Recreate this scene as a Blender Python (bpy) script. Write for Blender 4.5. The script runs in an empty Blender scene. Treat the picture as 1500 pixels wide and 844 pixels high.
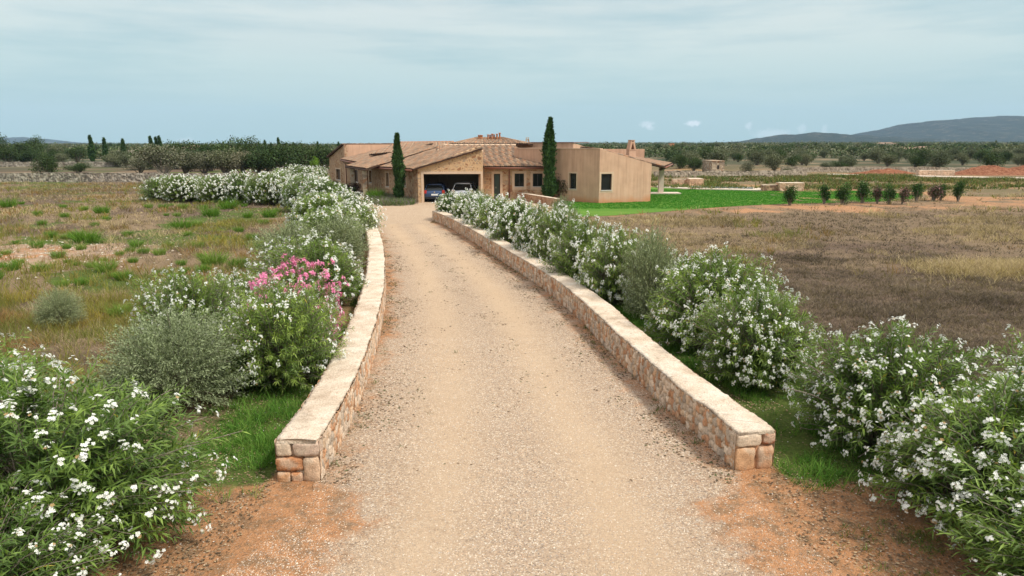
import bpy, math, random
import numpy as np
rng = np.random.default_rng(7)
random.seed(7)
S = bpy.context.scene
COL = S.collection
R = math.radians
# ------------------------------------------------------------------ camera
CH = 4.6
PITCH = math.atan(210/1000)
cam = bpy.data.cameras.new('camera'); cam.lens = 24; cam.sensor_width = 36
cam.clip_end = 30000; cam.clip_start = .1
co = bpy.data.objects.new('camera', cam); COL.objects.link(co)
co.location = (0, 0, CH); co.rotation_euler = (math.pi/2-PITCH, 0, 0)
S.camera = co

def ray(px, py):
    x = (px-750)/1000; y = -(py-422)/1000
    return np.array([x, math.cos(PITCH)+y*math.sin(PITCH), -math.sin(PITCH)+y*math.cos(PITCH)])
def G(px, py, z=0.):
    """a point read off the photograph, on level z"""
    r = ray(px, py); t = (z-CH)/r[2]
    return np.array([r[0]*t, r[1]*t, z])
def AT(px, py, Y):
    r = ray(px, py); t = Y/r[1]
    return np.array([r[0]*t, Y, CH+r[2]*t])
def onwall(px, py, p0, p1):
    """distance along the wall p0-p1 and height of a photograph point"""
    r = ray(px, py); d = np.array([p1[0]-p0[0], p1[1]-p0[1]]); L = np.hypot(*d); d = d/L
    A = np.array([[r[0], -d[0]], [r[1], -d[1]]]); t, s = np.linalg.solve(A, np.array([p0[0], p0[1]]))
    return s, CH+r[2]*t

# ------------------------------------------------------------------ noise
def vnoise(x, y, seed=0):
    xi = np.floor(x).astype(np.int64); yi = np.floor(y).astype(np.int64)
    fx = x-xi; fy = y-yi; fx = fx*fx*(3-2*fx); fy = fy*fy*(3-2*fy)
    def h(a, b):
        n = (a*374761393 + b*668265263 + seed*1274126177) & 0xffffffff
        n = ((n ^ (n >> 13))*1274126177) & 0xffffffff
        return ((n ^ (n >> 16)) & 0xffff)/65535.
    return (h(xi, yi)*(1-fx)+h(xi+1, yi)*fx)*(1-fy)+(h(xi, yi+1)*(1-fx)+h(xi+1, yi+1)*fx)*fy
def fbm(x, y, o=4, seed=0):
    s = 0; a = .5; t = 0
    for k in range(o):
        s = s+a*vnoise(x*2**k, y*2**k, seed+k*17); t += a; a *= .5
    return s/t
def sstep(a, b, x):
    t = np.clip((x-a)/(b-a), 0, 1); return t*t*(3-2*t)
def nrm(v): return v/np.maximum(np.linalg.norm(v, axis=-1, keepdims=True), 1e-9)

# ------------------------------------------------------------------ object helpers
def tag(o, label=None, cat=None, group=None, kind=None):
    if label: o['label'] = label
    if cat: o['category'] = cat
    if group: o['group'] = group
    if kind: o['kind'] = kind
    return o
def link(o, parent=None):
    COL.objects.link(o)
    if parent: o.parent = parent
    return o
def mesh_data(name, V, F, mat=None, col=None, smooth=False):
    """V (n,3); F: list of int arrays (k,3)/(k,4) or a list of polygons; col (n,3)"""
    V = np.asarray(V, dtype=np.float32)
    me = bpy.data.meshes.new(name)
    if isinstance(F, np.ndarray): F = [F]
    if len(F) and isinstance(F[0], np.ndarray) and F[0].ndim == 2:
        F = [f for f in F if len(f)]
        loops = np.concatenate([f.ravel() for f in F]).astype(np.int32)
        tot = np.concatenate([np.full(len(f), f.shape[1]) for f in F]).astype(np.int32)
    else:
        loops = np.array([i for f in F for i in f], dtype=np.int32)
        tot = np.array([len(f) for f in F], dtype=np.int32)
    start = np.concatenate([[0], np.cumsum(tot)[:-1]]).astype(np.int32)
    me.vertices.add(len(V)); me.vertices.foreach_set('co', V.ravel())
    me.loops.add(len(loops)); me.loops.foreach_set('vertex_index', loops)
    me.polygons.add(len(tot)); me.polygons.foreach_set('loop_start', start)
    me.polygons.foreach_set('loop_total', tot)
    me.polygons.foreach_set('use_smooth', np.full(len(tot), smooth))
    me.update(calc_edges=True)
    if col is not None:
        a = me.color_attributes.new('Col', 'FLOAT_COLOR', 'POINT')
        c = np.ones((len(V), 4), dtype=np.float32); c[:, :3] = col
        a.data.foreach_set('color', c.ravel())
    if mat: me.materials.append(mat)
    return me
def mobj(name, V, F, mat=None, parent=None, col=None, smooth=False, off=True):
    V = np.asarray(V, dtype=np.float64)
    if parent is not None and off: V = V-np.array(offset_of(parent))
    me = mesh_data(name, V, F, mat, col, smooth)
    return link(bpy.data.objects.new(name, me), parent)
def offset_of(p):
    o = np.zeros(3)
    while p is not None:
        o = o+np.array(p.location); p = p.parent
    return o
def empty(name, loc=(0, 0, 0), rz=0):
    o = bpy.data.objects.new(name, None); o.location = loc; o.rotation_euler = (0, 0, rz)
    o.empty_display_size = .3
    COL.objects.link(o); return o
def copy_tree(o, parent=None):
    c = o.copy(); COL.objects.link(c); c.parent = parent
    for ch in list(o.children): copy_tree(ch, c)
    return c
class MB:
    """collects pieces into one mesh"""
    def __init__(s): s.v = []; s.f = []; s.n = 0; s.c = []
    def add(s, V, F, col=None):
        V = np.asarray(V, float); s.v.append(V)
        for f in F: s.f.append([int(i)+s.n for i in f])
        s.c.append(np.tile(np.array(col if col is not None else (1, 1, 1), float), (len(V), 1)) if col is None or np.ndim(col) == 1 else col)
        s.n += len(V)
    def box(s, c, d, rz=0, col=None, jit=0):
        c = np.array(c, float); d = np.array(d, float)/2
        P = np.array([[x, y, z] for z in (-1, 1) for x, y in ((-1, -1), (1, -1), (1, 1), (-1, 1))])*d
        if jit: P = P+rng.uniform(-jit, jit, P.shape)
        a = math.cos(rz); b = math.sin(rz)
        P = np.stack([P[:, 0]*a-P[:, 1]*b, P[:, 0]*b+P[:, 1]*a, P[:, 2]], 1)+c
        s.add(P, [(3, 2, 1, 0), (4, 5, 6, 7), (0, 1, 5, 4), (1, 2, 6, 5), (2, 3, 7, 6), (3, 0, 4, 7)], col)
    def quad(s, a, b, c, d, col=None): s.add([a, b, c, d], [(0, 1, 2, 3)], col)
    def prism(s, poly, z0, z1, col=None):
        n = len(poly); z0 = np.broadcast_to(z0, n); z1 = np.broadcast_to(z1, n)
        V = [(p[0], p[1], z0[i]) for i, p in enumerate(poly)]+[(p[0], p[1], z1[i]) for i, p in enumerate(poly)]
        F = [list(range(n))[::-1], list(range(n, 2*n))]+[(i, (i+1) % n, n+(i+1) % n, n+i) for i in range(n)]
        s.add(V, F, col)
    def tube(s, P, r, n=8, col=None, cap=True):
        P = np.asarray(P, float); r = np.broadcast_to(r, len(P)); V = []; T = nrm(np.gradient(P, axis=0))
        for i, p in enumerate(P):
            t = T[i]; u = np.cross(t, [0, 0, 1.] if abs(t[2]) < .9 else [1., 0, 0]); u = u/np.linalg.norm(u); w = np.cross(t, u)
            for k in range(n):
                a = 2*math.pi*k/n; V.append(p+r[i]*(u*math.cos(a)+w*math.sin(a)))
        F = [(i*n+k, i*n+(k+1) % n, (i+1)*n+(k+1) % n, (i+1)*n+k) for i in range(len(P)-1) for k in range(n)]
        if cap: F += [list(range(n))[::-1], list(range((len(P)-1)*n, len(P)*n))]
        s.add(V, F, col)
    def build(s, name, mat, parent=None, smooth=False, col=False):
        return mobj(name, np.concatenate(s.v), s.f, mat, parent, np.concatenate(s.c) if col else None, smooth)
def grid_faces(nu, nv, start=0):
    i = np.arange(nu-1)[:, None]*nv+np.arange(nv-1)[None]
    return np.stack([i, i+nv, i+nv+1, i+1], -1).reshape(-1, 4)+start

# ------------------------------------------------------------------ materials
class NT:
    def __init__(s, name, rough=.85, spec=.25):
        s.m = bpy.data.materials.new(name); s.m.use_nodes = True; s.t = s.m.node_tree
        s.b = s.t.nodes['Principled BSDF']; s.b.inputs['Roughness'].default_value = rough
        s.b.inputs['Specular IOR Level'].default_value = spec
        s.out = s.t.nodes['Material Output']
    def n(s, typ, **kw):
        o = s.t.nodes.new('ShaderNode'+typ)
        for k, v in kw.items():
            if hasattr(o, k) and k not in ('Scale',): setattr(o, k, v)
            else: s.put(o.inputs[k], v)
        return o
    def put(s, inp, v):
        if isinstance(v, bpy.types.NodeSocket): s.t.links.new(v, inp)
        elif isinstance(v, (tuple, list)) and len(v) == 3 and inp.type == 'RGBA': inp.default_value = (*v, 1)
        else: inp.default_value = v
    def pos(s, scale=(1, 1, 1), obj=False):
        c = s.n('TexCoord').outputs['Object'] if obj else s.n('NewGeometry').outputs['Position']
        m = s.n('Mapping'); s.put(m.inputs['Vector'], c); m.inputs['Scale'].default_value = scale
        return m.outputs[0]
    def noise(s, vec, sc, det=4, rough=.55):
        o = s.n('TexNoise'); s.put(o.inputs['Vector'], vec); o.inputs['Scale'].default_value = sc
        o.inputs['Detail'].default_value = det; o.inputs['Roughness'].default_value = rough
        return o.outputs['Fac']
    def vor(s, vec, sc, feat='F1', out='Distance', rnd=1.):
        o = s.n('TexVoronoi'); o.feature = feat; s.put(o.inputs['Vector'], vec)
        o.inputs['Scale'].default_value = sc; o.inputs['Randomness'].default_value = rnd
        return o.outputs[out]
    def ramp(s, fac, stops, interp='LINEAR'):
        o = s.n('ValToRGB'); s.put(o.inputs[0], fac); e = o.color_ramp.elements; o.color_ramp.interpolation = interp
        while len(e) < len(stops): e.new(.5)
        for i, (p, c) in enumerate(stops):
            e[i].position = p; e[i].color = (*c, 1) if not isinstance(c, (int, float)) else (c, c, c, 1)
        return o.outputs[0]
    def mix(s, f, a, b, typ='MIX'):
        o = s.n('Mix'); o.data_type = 'RGBA'; o.blend_type = typ
        s.put(o.inputs[0], f); s.put(o.inputs[6], a); s.put(o.inputs[7], b); return o.outputs[2]
    def math(s, op, a, b=0., clamp=False):
        o = s.n('Math'); o.operation = op; o.use_clamp = clamp; s.put(o.inputs[0], a); s.put(o.inputs[1], b); return o.outputs[0]
    def attr(s, name='Col'):
        o = s.n('Attribute'); o.attribute_name = name; return o.outputs['Color']
    def sep(s, c):
        o = s.n('SeparateColor'); s.put(o.inputs[0], c); return o.outputs
    def bump(s, h, dist=.02, strength=1.):
        o = s.n('Bump'); s.put(o.inputs['Height'], h); o.inputs['Distance'].default_value = dist
        o.inputs['Strength'].default_value = strength; s.put(s.b.inputs['Normal'], o.outputs[0])
    def color(s, c): s.put(s.b.inputs['Base Color'], c)
    def translucent(s, col, f=.25):
        t = s.n('BsdfTranslucent'); s.put(t.inputs[0], col); x = s.n('MixShader'); x.inputs[0].default_value = f
        s.t.links.new(s.b.outputs[0], x.inputs[1]); s.t.links.new(t.outputs[0], x.inputs[2]); s.t.links.new(x.outputs[0], s.out.inputs[0])
M = {}
def plain(name, c, rough=.8, spec=.3, metal=0):
    t = NT(name, rough, spec); n = t.noise(t.pos(), 6, 3)
    t.color(t.mix(n, tuple(x*.82 for x in c), tuple(min(1, x*1.15) for x in c))); t.b.inputs['Metallic'].default_value = metal
    M[name] = t.m; return t.m
def leafmat(name, trans=.3, rough=.5, spec=.35, var=.25):
    t = NT(name, rough, spec); a = t.attr(); oi = t.n('ObjectInfo').outputs['Random']
    k = t.mix(oi, (1-var, 1-var*.8, 1-var), (1+var, 1+var*.6, 1+var*.4)); c = t.mix(1., a, k, 'MULTIPLY')
    t.color(c); t.translucent(t.mix(1., c, (1.25, 1.35, .6), 'MULTIPLY'), trans); M[name] = t.m; return t.m
leafmat('leaf', .28); leafmat('olive_leaf', .12, .6, .25, .12); leafmat('grass_blade', .25, .7, .1, .0)
leafmat('tree_leaf', .1, .75, .1, .22); leafmat('cypress_leaf', .05, .8, .1, .05)
def petalmat():
    t = NT('petal', .6, .2); c = t.attr(); t.color(c); t.translucent(c, .3); M['petal'] = t.m
petalmat()
def colmat(name, rough=.9, bump=.004, sc=60, amt=.5, spec=.15):
    """surface whose own colour is carried by the mesh, roughened by noise"""
    t = NT(name, rough, spec); p = t.pos(); a = t.attr()
    n1 = t.noise(p, sc, 5, .65); n2 = t.noise(p, 3.5, 4)
    c = t.mix(1., a, t.ramp(n1, [(.25, 1-amt), (.75, 1+amt*.6)]), 'MULTIPLY')
    c = t.mix(1., c, t.ramp(n2, [(.3, .85), (.7, 1.12)]), 'MULTIPLY')
    t.color(c); t.bump(n1, bump); M[name] = t.m
colmat('wall_stone', .9, .012, 45, .38); colmat('dry_stone', .95, .02, 12, .35); colmat('pebble', .85, .001, 200, .2)
colmat('roof_tile', .9, .01, 9, .3)
def bark():
    t = NT('bark', .95, .1); n = t.noise(t.pos((1, 1, .25)), 30, 4)
    t.color(t.ramp(n, [(.3, (.13, .105, .08)), (.7, (.36, .31, .25))])); t.bump(n, .01); M['bark'] = t.m
bark()
def cap():
    t = NT('lime_cap', .92, .1); p = t.pos(); n1 = t.noise(p, 38, 6, .7); n2 = t.noise(p, 2.2, 5, .6); n3 = t.noise(p, 9, 5, .7)
    c = t.ramp(n2, [(.3, (.5, .39, .28)), (.5, (.68, .565, .43)), (.72, (.76, .68, .56))])
    c = t.mix(1., c, t.ramp(n1, [(.3, .6), (.62, 1.1)]), 'MULTIPLY')
    c = t.mix(t.ramp(n3, [(.55, 0.), (.68, .6)]), c, (.36, .24, .15))
    wv = t.n('VectorMath'); wv.operation = 'MULTIPLY_ADD'; t.put(wv.inputs[0], t.n('NewGeometry').outputs['Position']); wv.inputs[1].default_value = (1, 1, 0); t.put(wv.inputs[2], t.mix(1., n3, (.5, .5, .5), 'MULTIPLY'))
    ck = t.ramp(t.vor(wv.outputs[0], 1.15, 'DISTANCE_TO_EDGE'), [(.0, .5), (.01, 0.)]); c = t.mix(ck, c, (.2, .14, .09)); c = t.mix(t.ramp(t.noise(p, 1.3, 6, .7), [(.56, 0.), (.68, .45)]), c, (.33, .27, .2))
    t.color(c); t.bump(t.math('ADD', n1, t.math('MULTIPLY', n3, 1.5)), .022); M['lime_cap'] = t.m
cap()
def plaster():
    t = NT('plaster', .92, .08); p = t.pos(); n1 = t.noise(t.pos((1.6, 1.6, .12)), 3.2, 5, .6); n2 = t.noise(p, 1.1, 4); n3 = t.noise(p, 30, 3)
    z = t.n('SeparateXYZ'); t.put(z.inputs[0], p)
    c = t.ramp(n1, [(.25, (.46, .285, .19)), (.5, (.56, .355, .24)), (.8, (.61, .41, .285))])
    c = t.mix(1., c, t.ramp(n2, [(.3, .9), (.7, 1.08)]), 'MULTIPLY')
    low = t.math('SUBTRACT', t.math('MULTIPLY', n2, 1.1), z.outputs[2]); low = t.ramp(low, [(0., 0.), (.5, 1.)])
    c = t.mix(low, c, (.52, .25, .13))
    t.color(c); t.bump(n3, .004); M['plaster'] = t.m
plaster()
def rubble(name, mort, stones, sc=2.6, rad=.47, zsq=1.25, edge=.05):
    t = NT(name, .93, .08); p = t.pos((1, 1, zsq)); w = t.noise(t.pos(), 4, 3)
    add = t.n('VectorMath'); add.operation = 'MULTIPLY_ADD'; t.put(add.inputs[0], w); add.inputs[1].default_value = (.25, .25, .25); t.put(add.inputs[2], p)
    v = add.outputs[0]; d = t.vor(v, sc, 'DISTANCE_TO_EDGE'); c = t.sep(t.vor(v, sc, out='Color'))
    n1 = t.noise(t.pos(), 14, 5, .65); n2 = t.noise(t.pos(), .55, 4)
    st = t.ramp(c[0], stones, 'CONSTANT'); st = t.mix(1., st, t.ramp(n1, [(.3, .75), (.7, 1.2)]), 'MULTIPLY')
    thr = t.math('ADD', d, t.math('MULTIPLY', t.math('SUBTRACT', n1, .5), .08))
    thr = t.math('ADD', thr, t.math('MULTIPLY', t.math('SUBTRACT', n2, rad), .9))
    f = t.ramp(thr, [(edge, 0.), (edge+.05, 1.)])
    mc = t.mix(1., mort, t.ramp(n1, [(.3, .82), (.7, 1.12)]), 'MULTIPLY')
    t.color(t.mix(f, mc, st)); t.bump(t.math('MULTIPLY', f, 1.), .02); M[name] = t.m
ST = [(0., (.40, .24, .14)), (.22, (.33, .17, .09)), (.38, (.46, .31, .19)), (.6, (.38, .27, .18)), (.78, (.52, .37, .24)), (.92, (.27, .14, .08))]
rubble('rubble_warm', (.52, .34, .2), ST, 2.9, .52)
rubble('rubble_garage', (.56, .365, .205), ST, 3.6, .62)
rubble('rubble_house', (.47, .31, .2), ST, 4.6, .5)
rubble('rubble_far', (.4, .31, .21), [(0., (.42, .34, .25)), (.3, (.3, .24, .18)), (.55, (.5, .42, .31)), (.8, (.34, .2, .12))], 3., .4)
plain('trim', (.58, .42, .29)); plain('gutter', (.22, .09, .055), .5); plain('wood_dark', (.07, .035, .022), .7)
plain('terracotta', (.45, .19, .09), .85); plain('deck_stone', (.55, .48, .38), .8); plain('window_frame', (.035, .03, .028), .4)
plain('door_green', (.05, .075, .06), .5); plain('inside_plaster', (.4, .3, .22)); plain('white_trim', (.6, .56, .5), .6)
plain('rubber', (.02, .02, .02), .8); plain('rim', (.35, .35, .36), .3, .5, .8)
plain('plate', (.7, .7, .68), .5); plain('shutter', (.12, .08, .055), .7); plain('pale_wall', (.62, .52, .42)); plain('pale_roof', (.25, .165, .11))
def gloss(name, c, rough=.12, spec=.6, metal=0, coat=0):
    t = NT(name, rough, spec); t.color(c); t.b.inputs['Metallic'].default_value = metal; t.b.inputs['Coat Weight'].default_value = coat; M[name] = t.m
gloss('glass', (.012, .016, .016), .05, .5); gloss('car_blue', (.03, .065, .15), .3, .5, .3, .6)
gloss('car_silver', (.55, .57, .6), .3, .5, .4, .6); gloss('tail_red', (.4, .02, .02), .2, .5); gloss('chrome', (.6, .6, .6), .2, .5, 1)
gloss('pool_water', (.1, .13, .14), .3, .3)

def gravel_nodes(t, edge, track):
    p = t.pos(); dist = t.sep(t.vor(p, 62, out='Color')); d2 = t.vor(p, 62); big = t.noise(p, .55, 4); mid = t.noise(p, 5, 4, .6)
    g = t.ramp(dist[0], [(0., (.16, .125, .095)), (.1, (.35, .25, .17)), (.28, (.36, .265, .18)), (.5, (.48, .36, .25)), (.68, (.37, .3, .235)), (.84, (.66, .58, .46)), (.93, (.16, .13, .11))], 'CONSTANT')
    dust = t.mix(big, (.49, .35, .22), (.58, .44, .295)); dust = t.mix(1., dust, t.ramp(t.noise(p, 120, 3), [(.25, .75), (.75, 1.15)]), 'MULTIPLY')
    fd = t.math('ADD', t.math('MULTIPLY', track, .62), t.math('MULTIPLY', mid, .32))
    c = t.mix(fd, g, dust)
    soil = t.mix(mid, (.36, .17, .075), (.56, .30, .15))
    soil = t.mix(1., soil, t.ramp(t.noise(p, 40, 5, .7), [(.25, .6), (.75, 1.25)]), 'MULTIPLY')
    soil = t.mix(t.ramp(t.noise(p, 3.3, 7, .75), [(.47, 0.), (.6, .8)]), soil, t.mix(t.noise(p, 70, 4, .7), (.04, .025, .015), (.34, .23, .13)))
    soil = t.mix(t.ramp(dist[1], [(.84, 0.), (.88, .6)]), soil, g)
    e = t.math('ADD', edge, t.math('MULTIPLY', t.math('SUBTRACT', t.noise(p, 2.3, 7, .72), .5), 2.2))
    c = t.mix(t.ramp(e, [(.35, 0.), (.8, 1.)]), c, soil)
    spots = t.math('MULTIPLY', t.ramp(t.noise(p, 7, 8, .82), [(.52, 0.), (.62, .8)]), t.ramp(t.math('ADD', t.noise(p, .9, 4, .6), t.math('MULTIPLY', edge, .35)), [(.5, .12), (.72, 1.)]))
    c = t.mix(spots, c, (.2, .135, .085))
    return c, d2, soil
def drive_mat():
    t = NT('gravel', .92, .12); a = t.sep(t.attr()); c, d2, _ = gravel_nodes(t, a[0], a[1])
    t.color(c); t.bump(t.math('SUBTRACT', t.noise(t.pos(), 90, 3), d2), .012); M['gravel'] = t.m
drive_mat()
def ground_mat():
    t = NT('earth', .95, .08); p = t.pos(); a = t.sep(t.attr('Col')); b = t.sep(t.attr('Reg'))
    _, d2, soil = gravel_nodes(t, 1., 0.)
    n = t.noise(p, .9, 6, .65); f = t.noise(p, 16, 6, .72); fs = t.noise(t.pos((.6, 1.6, 1)), 3, 6, .7)
    straw = t.ramp(f, [(.25, (.08, .058, .036)), (.5, (.2, .145, .088)), (.75, (.34, .25, .155))])
    brown = t.ramp(f, [(.25, (.05, .037, .028)), (.5, (.12, .085, .06)), (.8, (.25, .175, .115))])
    green = t.ramp(f, [(.25, (.035, .05, .014)), (.5, (.08, .115, .026)), (.8, (.16, .18, .05))])
    pale = t.ramp(f, [(.3, (.22, .14, .09)), (.7, (.5, .37, .26))])
    def w(x, k=.7): return t.ramp(t.math('ADD', x, t.math('MULTIPLY', t.math('SUBTRACT', fs, .5), k)), [(.4, 0.), (.62, 1.)])
    c = t.mix(w(a[2]), straw, brown); c = t.mix(w(b[0]), c, pale); c = t.mix(w(a[0], .9), c, soil); c = t.mix(w(a[1]), c, green)
    far = t.ramp(t.noise(p, .035, 6, .6), [(.38, (.045, .055, .03)), (.52, (.085, .085, .05)), (.66, (.3, .215, .13))])
    c = t.mix(b[1], c, far)
    t.color(c); t.bump(t.math('ADD', f, t.math('MULTIPLY', n, 2.)), .05); M['earth'] = t.m
ground_mat()
def lawn_mat():
    t = NT('lawn', .9, .1); p = t.pos(); f = t.noise(p, 22, 5, .7); n = t.noise(t.pos((.5, 1, 1)), .5, 5, .6)
    c = t.mix(f, (.045, .125, .014), (.11, .245, .032)); c = t.mix(t.ramp(n, [(.35, 0.), (.75, .7)]), c, (.17, .26, .045))
    t.color(c); t.bump(f, .04); M['lawn'] = t.m
lawn_mat()
def mound_mat():
    t = NT('red_earth', .95, .05); p = t.pos(); f = t.noise(p, 2.5, 6, .7)
    t.color(t.ramp(f, [(.3, (.12, .045, .028)), (.5, (.24, .1, .055)), (.7, (.38, .2, .12))])); t.bump(f, .3); M['red_earth'] = t.m
mound_mat()
def hill_mat():
    t = NT('hill_scrub', .95, .05); p = t.pos(); f = t.noise(p, .014, 9, .78); g = t.noise(p, .0035, 5, .6)
    c = t.ramp(f, [(.3, (.008, .016, .012)), (.52, (.02, .033, .02)), (.6, (.07, .07, .05)), (.7, (.16, .145, .11))])
    c = t.mix(t.ramp(g, [(.35, .6), (.55, .0)]), c, (.018, .03, .018)); t.color(c); t.bump(f, 12); M['hill_scrub'] = t.m
hill_mat()
# ------------------------------------------------------------------ curves of the drive
def spline(P, n=40):
    P = np.asarray(P, float); Q = np.vstack([2*P[0]-P[1], P, 2*P[-1]-P[-2]]); out = []
    for i in range(1, len(Q)-2):
        for t in np.linspace(0, 1, n, endpoint=False):
            a, b, c, d = Q[i-1], Q[i], Q[i+1], Q[i+2]
            out.append(.5*((2*b)+(c-a)*t+(2*a-5*b+4*c-d)*t*t+(3*b-a-3*c+d)*t**3))
    out.append(P[-1]); return np.array(out)
def resample(P, steps):
    d = np.r_[0, np.cumsum(np.hypot(*np.diff(P, axis=0).T))]
    s = [0.]
    while s[-1] < d[-1]: s.append(s[-1]+steps(s[-1]))
    s = np.minimum(np.array(s), d[-1]); s = s[:-1] if len(s) > 1 and s[-1]-s[-2] < 1e-4 else s
    return s, np.stack([np.interp(s, d, P[:, k]) for k in (0, 1)], 1)
WL = spline([G(*p)[:2] for p in [(468, 704), (503, 640), (529, 580), (548, 520), (559, 473), (564, 430), (562, 385), (554, 354), (541, 331)]])
WR = spline([G(*p)[:2] for p in [(1077, 689), (1040, 654), (994, 615), (950, 572), (901, 523), (850, 469), (801, 427), (757, 397), (721, 373), (684, 349), (655, 332), (634, 323)]])
TH = .56; WH = .62

def stones(S_, Z_, cw, ch, seed, pal, mortar, gap=.1, depth=.03):
    u = S_/cw; v = Z_/ch; v = v+.35*(vnoise(u*.9, v*0+seed, seed+5)-.5); u = u+.5*(vnoise(u*.7+9, v*1.3, seed+6)-.5)
    iu = np.floor(u).astype(int); iv = np.floor(v).astype(int)
    def h(a, b, k):
        n = (a*73856093 ^ b*19349663 ^ (seed+k)*83492791) & 0xffffffff
        n = ((n ^ (n >> 13))*1274126177) & 0xffffffff; return ((n ^ (n >> 16)) & 0xffff)/65535.
    f1 = np.full(u.shape, 9.); f2 = np.full(u.shape, 9.); ca = np.zeros(u.shape, int); cb = np.zeros(u.shape, int)
    for a in (-1, 0, 1):
        for b in (-1, 0, 1):
            x = iu+a; y = iv+b; d = np.maximum(np.abs(x+.5+(h(x, y, 1)-.5)*.8-u), np.abs(y+.5+(h(x, y, 2)-.5)*.6-v))*.6+.4*np.hypot(x+.5+(h(x, y, 1)-.5)*.8-u, y+.5+(h(x, y, 2)-.5)*.6-v)
            c = d < f1; f2 = np.where(c, f1, np.minimum(f2, d)); ca = np.where(c, x, ca); cb = np.where(c, y, cb); f1 = np.where(c, d, f1)
    e = f2-f1; k = sstep(.02, gap+.05, e); n = fbm(S_*24, Z_*24, 4, seed)
    disp = depth*(k*(.55+.6*h(ca, cb, 3))+.35*(n-.5)*k-.25*(1-k))
    pi = (h(ca, cb, 4)*len(pal)).astype(int) % len(pal); c = np.array(pal)[pi]*(.82+.36*h(ca, cb, 5))[..., None]
    m = np.array(mortar)*(.8+.4*n)[..., None]; q = sstep(.02, gap, e)[..., None]
    return disp, m*(1-q)+c*q
PAL = [(.60, .38, .23), (.66, .50, .36), (.56, .44, .33), (.48, .25, .13), (.62, .44, .29), (.48, .39, .30), (.70, .56, .42), (.55, .30, .17), (.64, .5, .37)]
PAL2 = [(.30, .26, .21), (.40, .35, .28), (.24, .21, .17), (.46, .41, .33), (.35, .29, .22), (.5, .44, .35)]

def rubble_wall(name, path, side, h, th, steps, dz, cw, ch, seed, label, cat='wall', group=None, pal=PAL, mortar=(.48, .35, .235), capm='lime_cap', depth=.035, endcell=(.26, .21), facemat='wall_stone', hvar=.0):
    s, P = resample(path, steps); T = nrm(np.gradient(P, axis=0)); N = np.stack([-T[:, 1], T[:, 0]], 1)*side   # N points into the wall body
    base = np.array([P[:, 0].mean(), P[:, 1].mean(), 0.])
    root = empty(name, base); tag(root, label, cat, group)
    V = []; C = []; F = []; n0 = 0
    zs = np.linspace(-.05, h-.02, max(4, int(h/dz))); hv = hvar*(fbm(s*.8, s*0, 3, seed)-.5)*2
    for k, (off, sg) in enumerate(((0, -1), (th, 1))):
        SS, ZZ = np.meshgrid(s, zs, indexing='ij'); d, c = stones(SS+k*50, ZZ, cw, ch, seed+k, pal, mortar, depth=depth)
        ek = sstep(0, .05, SS)*sstep(0, .05, s[-1]-SS); d = d*ek+depth*.8*(1-ek)
        Z2 = ZZ*(1+hv[:, None]/h)
        X = P[:, None, :]+N[:, None, :]*(off+sg*d)[..., None]
        v = np.concatenate([X, Z2[..., None]], -1).reshape(-1, 3); f = grid_faces(len(s), len(zs), n0)
        V.append(v); C.append(c.reshape(-1, 3)); F.append(f if sg*side > 0 else f[:, ::-1]); n0 += len(v)
    for k, i in ((0, 0), (1, len(s)-1)):
        ts = np.arange(0, th+.001, min(dz, .03)); ts = np.r_[ts[ts < th-.005], th]; zz = np.linspace(-.05, h-.02, max(4, int(h/min(dz, .03))))
        TT, ZZ = np.meshgrid(ts, zz, indexing='ij'); d, c = stones(TT+seed, ZZ+.06, endcell[0], endcell[1], seed+7+k, pal, mortar, gap=.07, depth=depth*1.1)
        ek = sstep(0, .04, TT)*sstep(0, .04, th-TT); d = d*ek+.004*(1-ek); X0 = np.clip(TT, 0, th)+(TT/th-.5)*2*depth*.8; sg = -1 if k == 0 else 1; Z2 = ZZ*(1+hv[i]/h)
        X = P[i]+N[i]*X0[..., None]+T[i]*sg*(d-(.06 if (len(s) > 600 and k == 0) else 0))[..., None]
        v = np.concatenate([X, Z2[..., None]], -1).reshape(-1, 3); V.append(v); C.append(c.reshape(-1, 3)); f = grid_faces(len(ts), len(zz), n0); F.append(f); n0 += len(v)
    mobj('stone_facing', np.concatenate(V), [np.concatenate(F)], M[facemat], root, np.concatenate(C), True)
    # cap
    ss = s if len(s) < 1400 else s[::2]; ii = np.arange(len(s)) if len(s) < 1400 else np.arange(len(s))[::2]
    if capm:
        m = 12; tt = np.linspace(0, 1, m); ov = .016
        prof = [(-ov+.006, -.055), (-ov, -.02)]+[(-ov+(th+2*ov)*t, .012*math.sin(math.pi*t)) for t in tt]+[(th+ov, -.02), (th+ov-.006, -.055)]
        pr = np.array(prof); SS = ss[:, None]+pr[None, :, 0]*0; PP = pr[None, :, 0]+SS*0
        edge = (.012+.03*(fbm(SS*2.6, PP*0+3, 4, seed)-.5)*2+.045*(fbm(SS*11, PP*0+7, 3, seed)-.5))*np.where(PP < .05, 1, np.where(PP > th-.05, -1, 0))
        zz = h+pr[None, :, 1]+.02*(fbm(SS*2.3, PP*4, 4, seed+2)-.5)+.008*(fbm(SS*14, PP*14, 3, seed+3)-.5)+hv[ii][:, None]
        X = P[ii][:, None, :]+N[ii][:, None, :]*(PP+edge)[..., None]
        X[0] -= T[0]*.02; X[-1] += T[-1]*.02
        v = np.concatenate([X, zz[..., None]], -1); k = len(pr); v = v.reshape(-1, 3); f = grid_faces(len(ii), k)
        if side > 0: f = f[:, ::-1]
        FF = [list(q) for q in f]+[list(range(k)), list(range(len(v)-k, len(v)))[::-1]]
        mobj('mortar_cap', v, FF, M[capm], root, None, True)
    return root
W1o = rubble_wall('garden_wall', WL, 1, WH, TH, lambda s: .018 if s < 12 else .04, .018, .105, .135, 3,
            'low rubble stone wall with pale lime cap along the left side of the gravel drive')
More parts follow.
